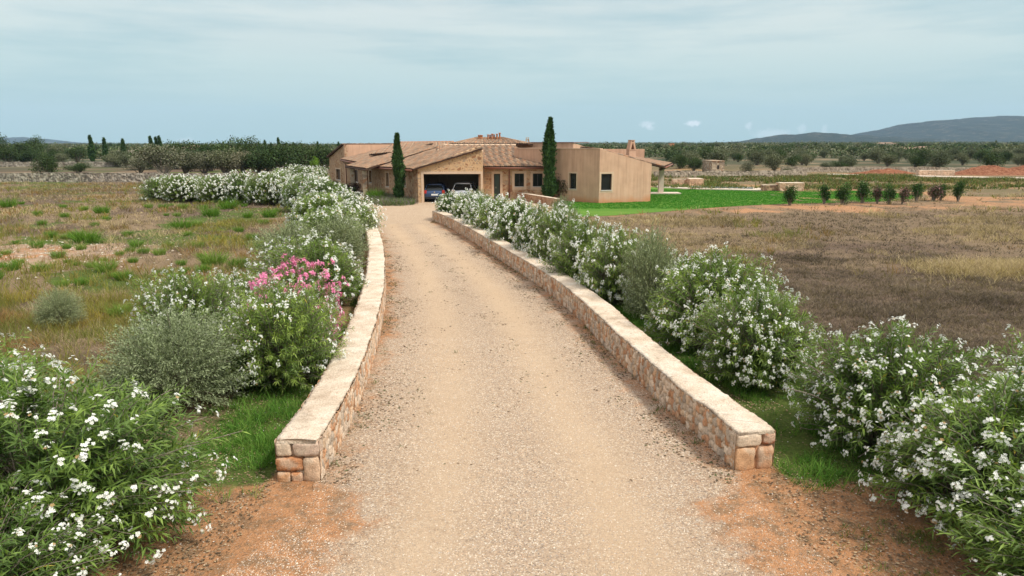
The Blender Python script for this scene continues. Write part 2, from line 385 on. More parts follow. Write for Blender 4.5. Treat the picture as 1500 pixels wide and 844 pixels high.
W2o = rubble_wall('garden_wall', WR, -1, WH-.03, TH, lambda s: .018 if s < 12 else .04, .018, .105, .135, 11,
            'low rubble stone wall with pale lime cap along the right side of the gravel drive')
lw = [G(726, 289)[:2], G(770, 295)[:2], G(816, 303.5)[:2]]
rubble_wall('garden_wall', np.array(lw), 1, .62, .4, lambda s: .06, .05, .2, .18, 21, 'short low stone wall in front of the right wing windows beside the lawn', pal=[(.42, .25, .15), (.36, .19, .11), (.5, .33, .21)])
rubble_wall('field_wall', np.array([[-120., 88.], [-23.5, 86.]]), 1, 1.12, .6, lambda s: .09, .09, .3, .2, 31, 'long grey dry stone wall across the far side of the left field', pal=PAL2, mortar=(.12, .1, .08), capm=None, depth=.09, endcell=(.3, .2), facemat='dry_stone', hvar=.1)
rubble_wall('field_wall', np.array([[20.5, 99.], [43., 101.]]), 1, .9, .6, lambda s: .1, .1, .3, .2, 32, 'pale dry stone wall beyond the lawn behind the pool terrace', pal=[(.44, .37, .28), (.36, .3, .23), (.5, .42, .33)], mortar=(.2, .17, .13), capm=None, depth=.08, facemat='dry_stone', hvar=.1)
rubble_wall('field_wall', np.array([[46., 118.], [78., 116.]]), 1, .9, .6, lambda s: .12, .12, .3, .2, 33, 'distant dry stone wall half hidden by olive trees behind the track', pal=[(.44, .37, .28), (.36, .3, .23), (.5, .42, .33)], mortar=(.2, .17, .13), capm=None, depth=.08, facemat='dry_stone', hvar=.15)
rubble_wall('field_wall', np.array([[-135., 150.], [-70., 146.]]), 1, 1., .6, lambda s: .15, .13, .35, .22, 34, 'farther pale dry stone wall in front of the trees on the left', pal=PAL2, mortar=(.16, .13, .1), capm=None, depth=.09, facemat='dry_stone', hvar=.2)
def block_wall(px, lab, th, seed, pal=[(.6, .4, .26), (.5, .31, .2), (.66, .47, .33)]):
    (x0, x1, yb, yt) = px; a = G(x0, yb); b = G(x1, yb); h = CH+(a[1])*(ray(x0, yt)[2]/ray(x0, yt)[1])
    return rubble_wall('garden_wall', np.array([a[:2], b[:2]]), 1, h, th, lambda s: .06, .06, .45, .3, seed, lab, pal=pal, mortar=(.4, .27, .17))
block_wall((985, 1009, 272.5, 262.5), 'left half of the low warm stone wall with pots behind the pool terrace', .5, 41)
block_wall((1010, 1030, 273.5, 262), 'right half, lighter block, of the warm stone wall behind the pool terrace', 2.2, 42, [(.66, .42, .27), (.6, .38, .25)])
block_wall((1117, 1142, 280, 271), 'dark rough stone wall stub at the right end of the pool terrace', .5, 43, [(.3, .19, .12), (.42, .28, .17), (.22, .13, .09)])
block_wall((1142, 1177, 280.5, 268), 'lighter stone block wall behind the first young shrub at the lawn edge', 1.2, 44)
block_wall((1346, 1398, 257.5, 249.5), 'long pinkish stone block wall beside the red earth heaps', .8, 45, [(.62, .42, .29), (.66, .47, .34)])

def rock(t0, t1, z0, z1, dpt, i, P, T, N, root, col, seed):
    n = 9; g = np.linspace(-1, 1, n); A_, B_ = np.meshgrid(g, g, indexing='ij'); V = []; F = []
    for ax_ in range(3):
        for sg in (-1, 1):
            q = [None]*3; q[ax_] = np.full(A_.shape, sg*1.); q[(ax_+1) % 3] = A_; q[(ax_+2) % 3] = B_; V.append(np.stack(q, -1).reshape(-1, 3)); f = grid_faces(n, n, (len(V)-1)*n*n); F.append(f if sg > 0 else f[:, ::-1])
    V = np.concatenate(V); k = (np.abs(V)**7).sum(1)**(1/7); V = V/k[:, None]
    w_, h_ = (t1-t0)/2-.004, (z1-z0)/2-.004; L_ = V*np.array([w_, dpt/2, h_])
    L_ = L_*(1+.10*(fbm(V[:, 0]*2+seed, V[:, 2]*2+V[:, 1], 3, seed)-.5)[:, None]); L_ += .02*(fbm(L_[:, 0]*16+seed, L_[:, 2]*16+L_[:, 1]*9, 4, seed)-.5)[:, None]*nrm(V)
    tt = L_[:, 0]+(t0+t1)/2; W_ = P[None]+N[None]*tt[:, None]+T[None]*(dpt/2-.03+L_[:, 1])[:, None]
    c = np.array(col)*(.8+.45*fbm(L_[:, 0]*22+seed, L_[:, 2]*22+L_[:, 1]*5, 4, seed+3))[:, None]
    stain = sstep(.5, .62, fbm(L_[:, 0]*7+seed, L_[:, 2]*7, 3, seed+8))[:, None]; c = c*(1-stain*.6)+np.array([.62, .5, .37])*stain*.6
    mobj('end_stone', np.concatenate([W_, (L_[:, 2]+(z0+z1)/2)[:, None]], 1), [np.concatenate(F)], M['wall_stone'], root, c, True)
OR = (.52, .25, .12); CRM = (.66, .52, .38); TAN = (.6, .42, .28); RST = (.42, .17, .09)
for rt, PP_, sd_, lst in ((W1o, WL, 1, [(.34, .58, -.03, .36, .3, TAN), (.17, .34, -.03, .13, .22, OR), (-.03, .17, -.03, .14, .25, (.56, .32, .17)), (-.04, .36, .145, .36, .28, OR), (-.03, .2, .365, .58, .3, CRM), (.21, .59, .365, .585, .26, (.56, .42, .32))]),
                        (W2o, WR, -1, [(-.02, .3, -.03, .35, .3, (.6, .36, .2)), (.32, .58, -.03, .36, .32, (.58, .33, .19)), (-.02, .38, .355, .555, .28, CRM), (.39, .585, .365, .555, .26, RST)])):
    _, q_ = resample(PP_, lambda s: .02); T_ = nrm(q_[5]-q_[0]); N_ = np.array([-T_[1], T_[0]])*sd_
    for k, (a_, b_, c_, d_, dp_, cl_) in enumerate(lst):
        if sd_ == 1: a_, b_ = TH-b_, TH-a_
        rock(a_, b_, c_, d_, dp_+.05*(k % 2), 0, q_[0], T_, N_, rt, cl_, 13*k+3)
# ------------------------------------------------------------------ ground sheet
def terrain(x, y):
    r = np.hypot(x, y)
    up = sstep(170, 1000, y)*(1.+2.2*sstep(-100, 250, x))
    up = up+sstep(900, 3000, r)*(3+3*sstep(-500, 1500, x))
    roll = (fbm(x/140, y/140, 3, 9)-.5)*3.2*sstep(160, 500, r)
    return up+roll
def dist_path(x, y, P):
    D = np.full(x.shape, 1e9)
    for p in P[::6]: D = np.minimum(D, (x-p[0])**2+(y-p[1])**2)
    return np.sqrt(D)
def wl_x(y): return np.interp(y, WL[:, 1], WL[:, 0])
def wr_x(y): return np.interp(y, WR[:, 1], WR[:, 0])
def inpoly(x, y, P):
    c = np.zeros(x.shape, bool); n = len(P)
    for i in range(n):
        a = P[i]; b = P[(i+1) % n]
        c ^= ((a[1] > y) != (b[1] > y)) & (x < (b[0]-a[0])*(y-a[1])/(b[1]-a[1]+1e-12)+a[0])
    return c
LAWN = [G(*p)[:2] for p in [(815, 304), (826, 315), (850, 318), (900, 316), (950, 312), (1000, 308), (1050, 304), (1100, 301), (1150, 299), (1240, 297), (1330, 294), (1345, 288), (1290, 280), (1215, 279.5), (1115, 280), (1000, 277.6), (955, 274.5), (900, 272), (880, 285), (815, 293)]]
def ax(lo, a, b, hi, st, g=1.09):
    m = list(np.arange(a, b, st)); x = b; s = st
    while x < hi: m.append(x); s = min(s*g, 400); x += s
    m.append(hi); x = a; s = st; l = []
    while x > lo:
        s = min(s*g, 400); x -= s; l.append(max(x, lo))
    return np.array(sorted(set(l+m)))
xs = ax(-7000, -26, 26, 7000, .25); ys = ax(-400, 3, 64, 7000, .25, 1.07)
XX, YY = np.meshgrid(xs, ys, indexing='ij')
def regions(X, Y):
    """orange soil, green, dark brown weeds, pale bare, far"""
    r = np.hypot(X, Y); n = fbm(X*.35, Y*.35, 4, 3); n2 = fbm(X*.12, Y*.12, 4, 4); nf = fbm(X*1.4, Y*1.4, 3, 5)
    L = wl_x(np.clip(Y, 7, 41)); Rr = wr_x(np.clip(Y, 7, 41))
    dl = L-TH-X; dr = X-Rr-TH
    soil = np.zeros(X.shape); green = np.zeros(X.shape); brown = np.zeros(X.shape); pale = np.zeros(X.shape)
    # strips along the walls
    left = X < (L+Rr)/2
    d = np.where(left, dl, dr)
    near = (Y > 2) & (Y < 42)
    soil = np.where(near, sstep(2.6, .6, d)*.75, 0)
    green = np.where(near & left, sstep(-.1, .3, dl)*sstep(2.4, 1.2, dl)*sstep(7.9, 9.2, Y)*.95*sstep(17, 13, Y)+.45*sstep(3.5, 1., dl)*sstep(11, 16, Y), 0)
    green = np.where(near & ~left, sstep(-.1, .2, dr)*sstep(3.2, 1.6, dr)*sstep(8.2, 9.4, Y)*.95*sstep(26, 17, Y)+.45*sstep(3.5, 1.5, dr)*sstep(10, 16, Y), green)
    soil = soil*(1-.6*green)
    soil = np.where(Y < 8.6, .7*sstep(-6.5, -4., X)*sstep(6.5, 4., X)+.45, soil)
    soil = np.where((Y < 10) & (d > 3.4), .35, soil)
    # right field: dark weeds, straw band, bare soil strip by the lawn
    rf = ~left & (dr > 2.2)
    brown = np.where(rf, .42+.62*sstep(33, 20, Y+(n-.5)*14)+.3*(n2-.5), brown)
    soil = np.where(rf, .25*sstep(.5, .7, n)+.5*sstep(43, 48, Y+(n-.5)*7+X*-.03)*sstep(61, 54, Y+(n-.5)*6)*(.55+.7*nf), soil)
    soil = np.where(rf & (Y > 56), .6*sstep(.45, .6, n), soil)
    green = np.where(rf & (Y > 62), .45*sstep(.42, .55, n2+.12*sstep(66, 80, Y)), green)
    green = np.where(rf & (Y > 22) & (Y < 42), .35*sstep(.55, .7, n2), green)
    # left field
    lf = left & (dl > 2.6)
    ylw = sstep(.45, .7, n)
    brown = np.where(lf, .75*sstep(.36, .58, n2)+.5*(n-.5)+.3*sstep(20, 34, Y), brown)
    green = np.where(lf, .75*sstep(.48, .62, fbm(X*.22+9, Y*.3, 4, 8))*sstep(14, 20, Y)+.5*sstep(19, 12, Y)*nf, green)
    bx = np.exp(-(((X+21)/7.5)**2+((Y-29)/5.5)**2)); bx2 = np.exp(-(((X+28)/10)**2+((Y-52)/3)**2))
    pale = np.where(lf, (.85*bx+.45*bx2)*(.5+nf), 0); soil = np.where(lf, .5*bx*nf*2, soil)
    far = sstep(125, 190, r)
    return soil, green, brown, pale, far
so, gr, br, pa, fa = regions(XX, YY)
c1 = np.stack([so, gr, br], -1).reshape(-1, 3); c2 = np.stack([pa, fa, pa*0], -1).reshape(-1, 3)
Lb = wl_x(np.clip(YY, 7, 41)); Rb = wr_x(np.clip(YY, 7, 41))
calm = sstep(.7, 2.2, np.where(XX < (Lb+Rb)/2, Lb-XX, XX-Rb))*sstep(6, 9.5, YY)
calm = np.where((YY > 40), sstep(1., 4., np.minimum(np.hypot(np.maximum(np.abs(XX)-14, 0), np.maximum(50-YY, 0)), 9)) if False else np.where((XX > -22) & (XX < 24), 0, 1), calm)
def bumps(X, Y): return (fbm(X*.7, Y*.7, 4, 12)-.5)*.16
ZZ = terrain(XX, YY)+bumps(XX, YY)*calm*sstep(400, 60, np.hypot(XX, YY))-.004
V = np.stack([XX, YY, ZZ], -1).reshape(-1, 3)
g = mobj('ground', V, [grid_faces(len(xs), len(ys))], M['earth'], None, c1, True)
a = g.data.color_attributes.new('Reg', 'FLOAT_COLOR', 'POINT'); cc = np.ones((len(V), 4), np.float32); cc[:, :3] = c2; a.data.foreach_set('color', cc.ravel())
tag(g, kind='structure')
def gz(x, y):
    x = np.asarray(x, float); y = np.asarray(y, float); L = wl_x(np.clip(y, 7, 41)); Rr = wr_x(np.clip(y, 7, 41))
    c = sstep(.7, 2.2, np.where(x < (L+Rr)/2, L-x, x-Rr))*sstep(6, 9.5, y); c = np.where(y > 40, np.where((x > -22) & (x < 24), 0, 1), c)
    return terrain(x, y)+bumps(x, y)*c*sstep(400, 60, np.hypot(x, y))-.004

# ------------------------------------------------------------------ driveway
yy = np.concatenate([np.arange(-6, 14, .12), np.arange(14, 41, .3)]); us = np.linspace(0, 1, 49)
def dl_(y): return np.where(y < 8.6, -4.9+(wl_x(np.full_like(y, 8.6))+4.9)*sstep(2, 8.6, y), wl_x(y)-.05)
def dr_(y): return np.where(y < 8.9, 4.9+(wr_x(np.full_like(y, 8.9))-4.9)*sstep(2, 8.9, y), wr_x(y)+.05)
A = dl_(yy); B = dr_(yy)
X = A[:, None]+(B-A)[:, None]*us[None]; Y = yy[:, None]+0*X; W = (B-A)[:, None]
de = np.minimum(us[None]*W, (1-us[None])*W)
edge = .62*sstep(1.1, .0, de)+.38*sstep(1.6, 0, de)*sstep(9.5, 6, Y); edge = edge*(.5+fbm(X*.5, Y*.35, 3, 40))
edge = np.where(Y < 9, edge+.6*sstep(2.2, .2, de)*sstep(9, 7.5, Y), edge)+.12*sstep(10, 30, Y)
tr = np.exp(-((us[None]-.30)/.11)**2)+np.exp(-((us[None]-.66)/.11)**2)+.25*sstep(20, 40, Y); tr = tr*(.55+.6*fbm(X*.4, Y*.12, 3, 41))
tr = np.clip(tr*1.05, 0, 1.2)
Zd = .006+.0*X-.012*np.exp(-((us[None]-.3)/.1)**2)*0
v = np.stack([X, Y, Zd+0*X], -1).reshape(-1, 3); c = np.stack([edge, tr, 0*edge], -1).reshape(-1, 3)
o = mobj('driveway', v, [grid_faces(len(yy), len(us))[:, ::-1]], M['gravel'], None, c, True); tag(o, kind='structure')
fore = [G(*p)[:2] for p in [(541, 331), (532, 316), (524, 305), (505, 297), (495, 291), (500, 286), (540, 287), (560, 289), (613, 296), (707, 296)]]+[(-2.3, 58.15), (2.9, 58.15)]+[G(*p)[:2] for p in [(812, 304), (760, 316), (700, 320), (634, 323)]]+[(G(634, 323)[0], 40.2), (wl_x(40.), 40.2)]
mb = MB(); mb.add([(p[0], p[1], .011) for p in fore], [list(range(len(fore)))], (.12, .55, 0)); o = mb.build('forecourt', M['gravel'], None, col=True); tag(o, kind='structure')
mb = MB(); mb.add([(p[0], p[1], .015) for p in LAWN], [list(range(len(LAWN)))[::-1]]); o = mb.build('lawn', M['lawn']); tag(o, kind='structure')
# pool terrace and the track
mb = MB(); mb.prism([G(*p)[:2] for p in [(962, 273), (1000, 272.6), (1116, 276), (1118, 280), (1000, 277.4), (962, 275.4)]][::-1], .0, .1); o = mb.build('pool_terrace', M['deck_stone']); tag(o, kind='structure')
mb = MB(); mb.prism([G(*p)[:2] for p in [(1012, 274.6), (1100, 277), (1103, 278.2), (1010, 275.8)]][::-1], .11, .16); o = mb.build('pool_cover', M['pool_water']); tag(o, 'flat grey cover over the long pool in the pale terrace behind the lawn', 'pool cover')
mb = MB(); P = [G(*p) for p in [(1212, 255.0), (1500, 260.6), (1900, 270), (1900, 272.5), (1500, 262.), (1212, 256)]]
mb.prism([p[:2] for p in P][::-1], -.1, .06); o = mb.build('track', M['deck_stone']); tag(o, kind='structure')
# red earth heaps
def heap(cx, cy, rx, ry, h, seed, lab):
    u = np.linspace(0, 1, 28); a = np.linspace(0, 2*np.pi, 65); U, A_ = np.meshgrid(u, a, indexing='ij')
    k = .75+.5*fbm(np.cos(A_)*2+seed, np.sin(A_)*2, 3, seed); X = U*np.cos(A_)*rx*k; Y = U*np.sin(A_)*ry*k
    Z = h*(1-sstep(0, 1, U))*(.6+.8*fbm((X+cx)*.3, (Y+cy)*.3, 4, seed))+.9*(fbm(X*.8, Y*.8, 4, seed)-.5)*(1-U)*min(1, h)-.06
    o = mobj('earth_heap', np.stack([X+0, Y+0, Z], -1).reshape(-1, 3), [grid_faces(28, 65)], M['red_earth'], None, None, True)
    o.location = (cx, cy, float(gz(cx, cy))); tag(o, lab, 'earth heap', 'heaps of red earth by the track')
heap(75, 109, 8, 4, 1.3, 3, 'heap of red earth directly right of the pinkish block wall')
heap(86, 112, 12, 5, 2.0, 5, 'largest red earth heap at the right edge beside the track')
heap(60, 112, 7, 2.5, .7, 8, 'low red earth heap left of the pinkish block wall')
# ------------------------------------------------------------------ hills
def hill(name, prof, Y0, wid, seed, up=0):
    px = np.array([p[0] for p in prof], float); py = np.array([p[1] for p in prof], float)
    Xp = np.array([AT(a, b, Y0)[0] for a, b in prof]); Hp = np.array([AT(a, b, Y0)[2] for a, b in prof])
    x = np.linspace(Xp.min(), Xp.max(), 420); y = np.linspace(-1, 1, 90); X, T_ = np.meshgrid(x, y, indexing='ij')
    H = np.interp(x, Xp, Hp)[:, None]; shp = np.where(T_ < 0, sstep(-1, 0, T_)**.9, sstep(1, 0, T_))
    rid = (fbm(X/420, T_*3, 5, seed)-.5)
    Z = -12+(H+12)*shp*(1+.38*rid*(np.abs(T_) > .02)*(1-shp)*2)+(fbm(X/90, T_*14, 4, seed+1)-.5)*22*shp*sstep(0, 60, H+12)
    o = mobj(name, np.stack([X, Y0+T_*wid, Z], -1).reshape(-1, 3), [grid_faces(420, 90)], M['hill_scrub'], None, None, True); tag(o, kind='structure')
hill('hill', [(1190, 212), (1225, 204), (1262, 199.5), (1286, 193.5), (1331, 184), (1339, 180.5), (1370, 177.5), (1401, 175.5), (1430, 172), (1458, 170), (1490, 170.5), (1530, 172), (1650, 182), (1800, 200), (1900, 212)], 4600, 1400, 5)
hill('hill', [(900, 213), (980, 211.5), (1030, 210.5), (1071, 208.5), (1101, 206.5), (1131, 201), (1151, 197.5), (1170, 197), (1192, 195.5), (1220, 197), (1250, 199), (1290, 201), (1340, 204), (1420, 208), (1500, 213)], 3600, 900, 15)
hill('hill', [(-200, 208), (-60, 203), (10, 201.5), (40, 202), (75, 205), (110, 209), (160, 210.5), (250, 212), (300, 213)], 6300, 600, 25)
# ------------------------------------------------------------------ the villa
villa = empty('villa', (0, 62, 0)); tag(villa, 'sprawling single storey stone and plaster house with tiled roofs at the end of the drive', 'house')
def wall(name, p0, p1, h0, h1, mat, parent, ops=(), th=.35, zb=-.1, coping=None):
    """wall p0-p1 (outside on the right hand when walking p0->p1 seen from camera), sloping top h0->h1, openings (s0,s1,z0,z1)"""
    p0 = np.array(p0[:2], float); p1 = np.array(p1[:2], float); L = np.hypot(*(p1-p0)); d = (p1-p0)/L; n = np.array([d[1], -d[0]])
    ss = sorted(set([0., L]+[o[k] for o in ops for k in (0, 1)])); zz = sorted(set([zb]+[o[k] for o in ops for k in (2, 3)]))
    mb = MB()
    def P(s, z, off): q = p0+d*s-n*off; return (q[0], q[1], z)
    top = lambda s: h0+(h1-h0)*s/L
    for i in range(len(ss)-1):
        a, b = ss[i], ss[i+1]
        for j in range(len(zz)):
            z0 = zz[j]; last = j == len(zz)-1
            za, zc = (top(a), top(b)) if last else (zz[j+1], zz[j+1])
            m = (a+b)/2; mz = (z0+(za+zc)/2)/2
            if any(o[0] < m < o[1] and o[2] < mz < o[3] for o in ops): continue
            mb.quad(P(a, z0, 0), P(b, z0, 0), P(b, zc, 0), P(a, za, 0)); mb.quad(P(b, z0, th), P(a, z0, th), P(a, za, th), P(b, zc, th))
            if last: mb.quad(P(a, za, 0), P(b, zc, 0), P(b, zc, th), P(a, za, th))
    for (a, b, z0, z1) in ops:
        mb.quad(P(a, z0, 0), P(a, z1, 0), P(a, z1, th), P(a, z0, th)); mb.quad(P(b, z1, 0), P(b, z0, 0), P(b, z0, th), P(b, z1, th))
        mb.quad(P(a, z1, 0), P(b, z1, 0), P(b, z1, th), P(a, z1, th)); mb.quad(P(b, z0, 0), P(a, z0, 0), P(a, z0, th), P(b, z0, th))
    for s in (0, L): mb.quad(P(s, zb, 0), P(s, zb, th), P(s, top(s), th), P(s, top(s), 0))
    o = mb.build(name, M[mat], parent)
    return o, (p0, d, n, P)
def fitting(w, op, parent, kind='window', leaf='glass', bars=1, trim='trim', inset=.2, label=None, tw=.16, sill=True, mull=True):
    p0, d, n, P = w; a, b, z0, z1 = op
    def bar(mb, sa, sb, za, zb_, o0, o1):
        V = [P(s, z, o) for o in (o0, o1) for s, z in ((sa, za), (sb, za), (sb, zb_), (sa, zb_))]
        mb.add(V, [(0, 1, 2, 3), (7, 6, 5, 4), (0, 4, 5, 1), (1, 5, 6, 2), (2, 6, 7, 3), (3, 7, 4, 0)])
    f = MB(); t = .06
    bar(f, a, b, z1-t, z1, inset, inset+.06); bar(f, a, b, z0, z0+t, inset, inset+.06); bar(f, a, a+t, z0+t, z1-t, inset, inset+.06); bar(f, b-t, b, z0+t, z1-t, inset, inset+.06)
    if mull and kind == 'window': bar(f, (a+b)/2-.035, (a+b)/2+.035, z0+t, z1-t, inset, inset+.06)
    g_ = MB(); bar(g_, a+t, b-t, z0+t, z1-t, inset+.03, inset+.05)
    if kind == 'window':
        fr = f.build('window', M['window_frame'], parent); g_.build('pane', M[leaf], fr)
    else:
        fr = g_.build('door', M[leaf], parent); f.build('door_frame', M['window_frame'], fr)
        h = MB(); bar(h, a+.14, a+.18, z0+.95, z0+1.1, inset-.03, inset+.03); h.build('handle', M['chrome'], fr)
    if label: fr['label'] = label
    if trim:
        s_ = MB(); q = -.012
        bar(s_, a-tw, a-.002, z0-(0 if kind == 'door' else tw), z1+tw, q, .1); bar(s_, b+.002, b+tw, z0-(0 if kind == 'door' else tw), z1+tw, q, .1); bar(s_, a-.002, b+.002, z1+.002, z1+tw, q, .1)
        if kind == 'window': bar(s_, a-.002, b+.002, z0-tw, z0-.002, q, .1)
        s_.build('surround', M[trim], fr)
        if sill and kind == 'window':
            c = MB(); bar(c, a-.03, b+.03, z0+.002, z0+.05, -.05, inset-.003); c.build('sill', M['white_trim'], fr)
    return fr
def opx(p0, p1, x0, x1, yt, yb):
    s0, zt = onwall(x0, yt, p0, p1); s1, zt2 = onwall(x1, yt, p0, p1); _, zb = onwall((x0+x1)/2, yb, p0, p1)
    return (min(s0, s1), max(s0, s1), zb, (zt+zt2)/2)
TP = [(.30, .19, .12), (.22, .14, .09), (.36, .25, .16), (.17, .12, .085), (.34, .18, .1), (.25, .185, .13)]
def tiled(name, a, b, c, d, parent, under='wood_dark', pitch=.24, thick=.1, ridge=None):
    """barrel tiled slope: eave a-b, ridge d-c (a below d)"""
    a, b, c, d = [np.array(q, float) for q in (a, b, c, d)]
    W = max(np.linalg.norm(b-a), np.linalg.norm(c-d)); Lh = max(np.linalg.norm(d-a), np.linalg.norm(c-b))
    nw = max(3, round(W/pitch)); nu = nw*6+1; rows = max(3, round(Lh/.38)); nv = rows*2+1
    u = np.linspace(0, 1, nu); v = np.linspace(0, 1, nv); U, Vv = np.meshgrid(u, v, indexing='ij')
    P = (a*(1-U)[..., None]+b*U[..., None])*(1-Vv)[..., None]+(d*(1-U)[..., None]+c*U[..., None])*Vv[..., None]
    n = nrm(np.cross(b-a+c-d, d-a+c-b)); n = n*np.sign(n[2])
    ph = U*nw; w = np.abs(np.sin(np.pi*ph))**.8*.075; r = Vv*rows; st = .03*(1-(r % 1))
    ci = np.floor(ph+.0).astype(int); ri = np.floor(r-1e-6).astype(int)
    hsh = ((ci*7919+ri*104729+int(abs(a[0])*100)) * 2654435761 & 0xffffffff)/2**32
    wob = .03*(fbm(P[..., 0]*.8, P[..., 1]*.8, 3, 5)-.5)
    P = P+n*(w+st+wob+.02*(hsh-.5))[..., None]
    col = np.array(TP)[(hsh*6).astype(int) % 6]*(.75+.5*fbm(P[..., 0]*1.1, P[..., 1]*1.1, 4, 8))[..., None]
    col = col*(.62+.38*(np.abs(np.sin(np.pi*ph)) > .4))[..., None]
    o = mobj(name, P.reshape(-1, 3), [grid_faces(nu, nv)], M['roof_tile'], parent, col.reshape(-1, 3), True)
    m = MB(); lo = -n*thick; e = -n*.012
    Q = [a+e, b+e, c+e, d+e]; Q2 = [q+lo for q in (a, b, c, d)]
    m.add(Q+Q2, [(0, 1, 2, 3), (7, 6, 5, 4), (0, 4, 5, 1), (1, 5, 6, 2), (2, 6, 7, 3), (3, 7, 4, 0)]); m.build('eave_boards', M[under], o)
    return o
def ridge(a, b, parent, mat='terracotta', r=.1):
    mb = MB(); a = np.array(a, float); b = np.array(b, float); L = np.linalg.norm(b-a); k = max(2, int(L/.45))
    for i in range(k):
        p = a+(b-a)*i/k; q = a+(b-a)*(i+1.12)/k; mb.tube([p, q], [r, r*.8], 8)
    return mb.build('ridge_tiles', M[mat], parent, True)
def pipe(px, p0, p1, ztop, zb=0, r=.05, out=.08):
    s, _ = onwall(px, 260, p0, p1); d = nrm(np.array(p1)-np.array(p0)); n = np.array([d[1], -d[0]]); q = np.array(p0)+d*s
    mb = MB(); o = q+n*out; e = q+n*.42
    mb.tube([(e[0], e[1], ztop), (e[0], e[1], ztop-.12), (o[0], o[1], ztop-.42), (o[0], o[1], zb)], r, 8)
    mb.build('downpipe', M['gutter'], villa, True)
def gutter(a, b, parent):
    mb = MB(); mb.tube([a, b], .075, 8); mb.build('gutter', M['gutter'], parent, True)

G0 = np.array([-7.57, 55.5]); G1 = np.array([-2.42, 55.8]); FD = nrm(np.array([-.5, .87]))   # garage front, facade direction
W0 = np.array([-2.42, 58.2]); W1 = np.array([3.1, 58.2])
A0 = np.array([.2, 60.4]); A1 = np.array([6.94, 54.9]); B1 = np.array([11.4, 56.6])
# garage front with its raking top
go = opx(G0, G1, 620.2, 704, 255, 300); go = (go[0], go[1], -.09, go[3])
_, w = wall('wall', G0, G1, 2.72, 4.22, 'rubble_garage', villa, [go], .4)
p0, d, n, P = w; mb = MB()
def barx(mb, P, sa, sb, za, zb_, o0, o1):
    V = [P(s, z, o) for o in (o0, o1) for s, z in ((sa, za), (sb, za), (sb, zb_), (sa, zb_))]
    mb.add(V, [(0, 1, 2, 3), (7, 6, 5, 4), (0, 4, 5, 1), (1, 5, 6, 2), (2, 6, 7, 3), (3, 7, 4, 0)])
barx(mb, P, go[0]-.2, go[0]-.002, -.05, go[3]+.2, -.03, .2); barx(mb, P, go[1]+.002, go[1]+.16, -.05, go[3]+.2, -.03, .2); barx(mb, P, go[0]-.002, go[1]+.002, go[3]+.002, go[3]+.2, -.03, .2)
mb.build('garage_surround', M['trim'], villa)
# garage room
e0 = G0+d*.4; e1 = G1-d*.2; bk = np.array([-d[1]*0, 1.])*6.6
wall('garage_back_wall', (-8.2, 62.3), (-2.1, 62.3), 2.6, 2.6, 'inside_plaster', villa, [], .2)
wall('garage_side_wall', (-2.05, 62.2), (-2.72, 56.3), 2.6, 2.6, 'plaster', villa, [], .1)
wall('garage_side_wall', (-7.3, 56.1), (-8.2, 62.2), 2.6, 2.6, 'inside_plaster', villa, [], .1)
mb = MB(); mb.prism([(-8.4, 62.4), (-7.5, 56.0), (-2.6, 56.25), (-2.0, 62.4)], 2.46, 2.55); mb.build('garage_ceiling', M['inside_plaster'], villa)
mb = MB(); mb.box((-6.6, 61.9, 1.2), (1.6, .5, .05)); mb.box((-6.6, 61.9, 1.7), (1.6, .5, .05)); [mb.box((-6.6+k*.78, 61.9, .95), (.05, .45, 1.9)) for k in (-1, 0, 1)]; mb.build('garage_shelf', M['inside_plaster'], villa)
# left facade
F0 = G0; F1 = G0+FD*9.3; F2 = G0+FD*28.5
pd0 = F1; pd1 = F2
ops = [opx(F0, F1, 564.8, 569, 253.5, 274), opx(F0, F1, 589, 594, 253, 273)]
_, w = wall('wall', F1, F0, 2.62, 2.62, 'rubble_house', villa, [(9.3-o[1], 9.3-o[0], o[2], o[3]) for o in ops], .35)
for o in ops: fitting(w, (9.3-o[1], 9.3-o[0], o[2], o[3]), villa, tw=.14, mull=False, leaf='shutter')
L2 = 19.2
ops = [opx(F1, F2, 540.4, 543.8, 250, 268), opx(F1, F2, 518, 524, 249, 268), opx(F1, F2, 492, 498, 248, 264)]
ops = [o for o in ops]
dop = opx(F1, F2, 552, 556, 251, 285)
# second stretch, reversed so that its outside faces the drive
def rev(o, L): return (L-o[1], L-o[0], o[2], o[3])
C0 = np.array([-19., 79.]); C1 = np.array([-22.3, 84.7]); H1 = G0+FD*9.32
ln = np.hypot(*(C0-H1)); opm = [rev(opx(H1, C0, 540.4, 543.8, 250, 268), ln), rev(opx(H1, C0, 517.8, 524, 249, 267), ln)]
_, w = wall('wall', C0, H1, 2.9, 2.62, 'rubble_house', villa, opm, .35)
for o in opm: fitting(w, o, villa, tw=.16, mull=False, leaf='shutter')
ln = np.hypot(*(C1-C0)); opm = [rev(opx(C0, C1, 491.8, 498.2, 248, 264), ln)]
_, w = wall('wall', C1, C0, 3.05, 4.6, 'rubble_house', villa, opm, .35)
fitting(w, opm[0], villa, mull=False, leaf='shutter')
_, w = wall('wall', C0, (-10.5, 84.), 4.6, 4.65, 'plaster', villa, [], .35)
tiled('roof', (-22.6, 84.6, 3.15), (-19.3, 79.2, 4.68), (-10.8, 84.1, 4.72), (-13.5, 90, 3.2), villa)
# porch
pc = G(535.5, 287.5); q = MB(); q.box((pc[0], pc[1]+.2, 1.2), (.42, .42, 2.5)); q.box((pc[0], pc[1]+.2, .1), (.5, .5, .3)); q.build('porch_pillar', M['rubble_far'], villa); q = MB(); q.box((pc[0]-1.9, pc[1]+3.6, 1.2), (.42, .42, 2.5)); q.build('porch_pillar', M['rubble_far'], villa)
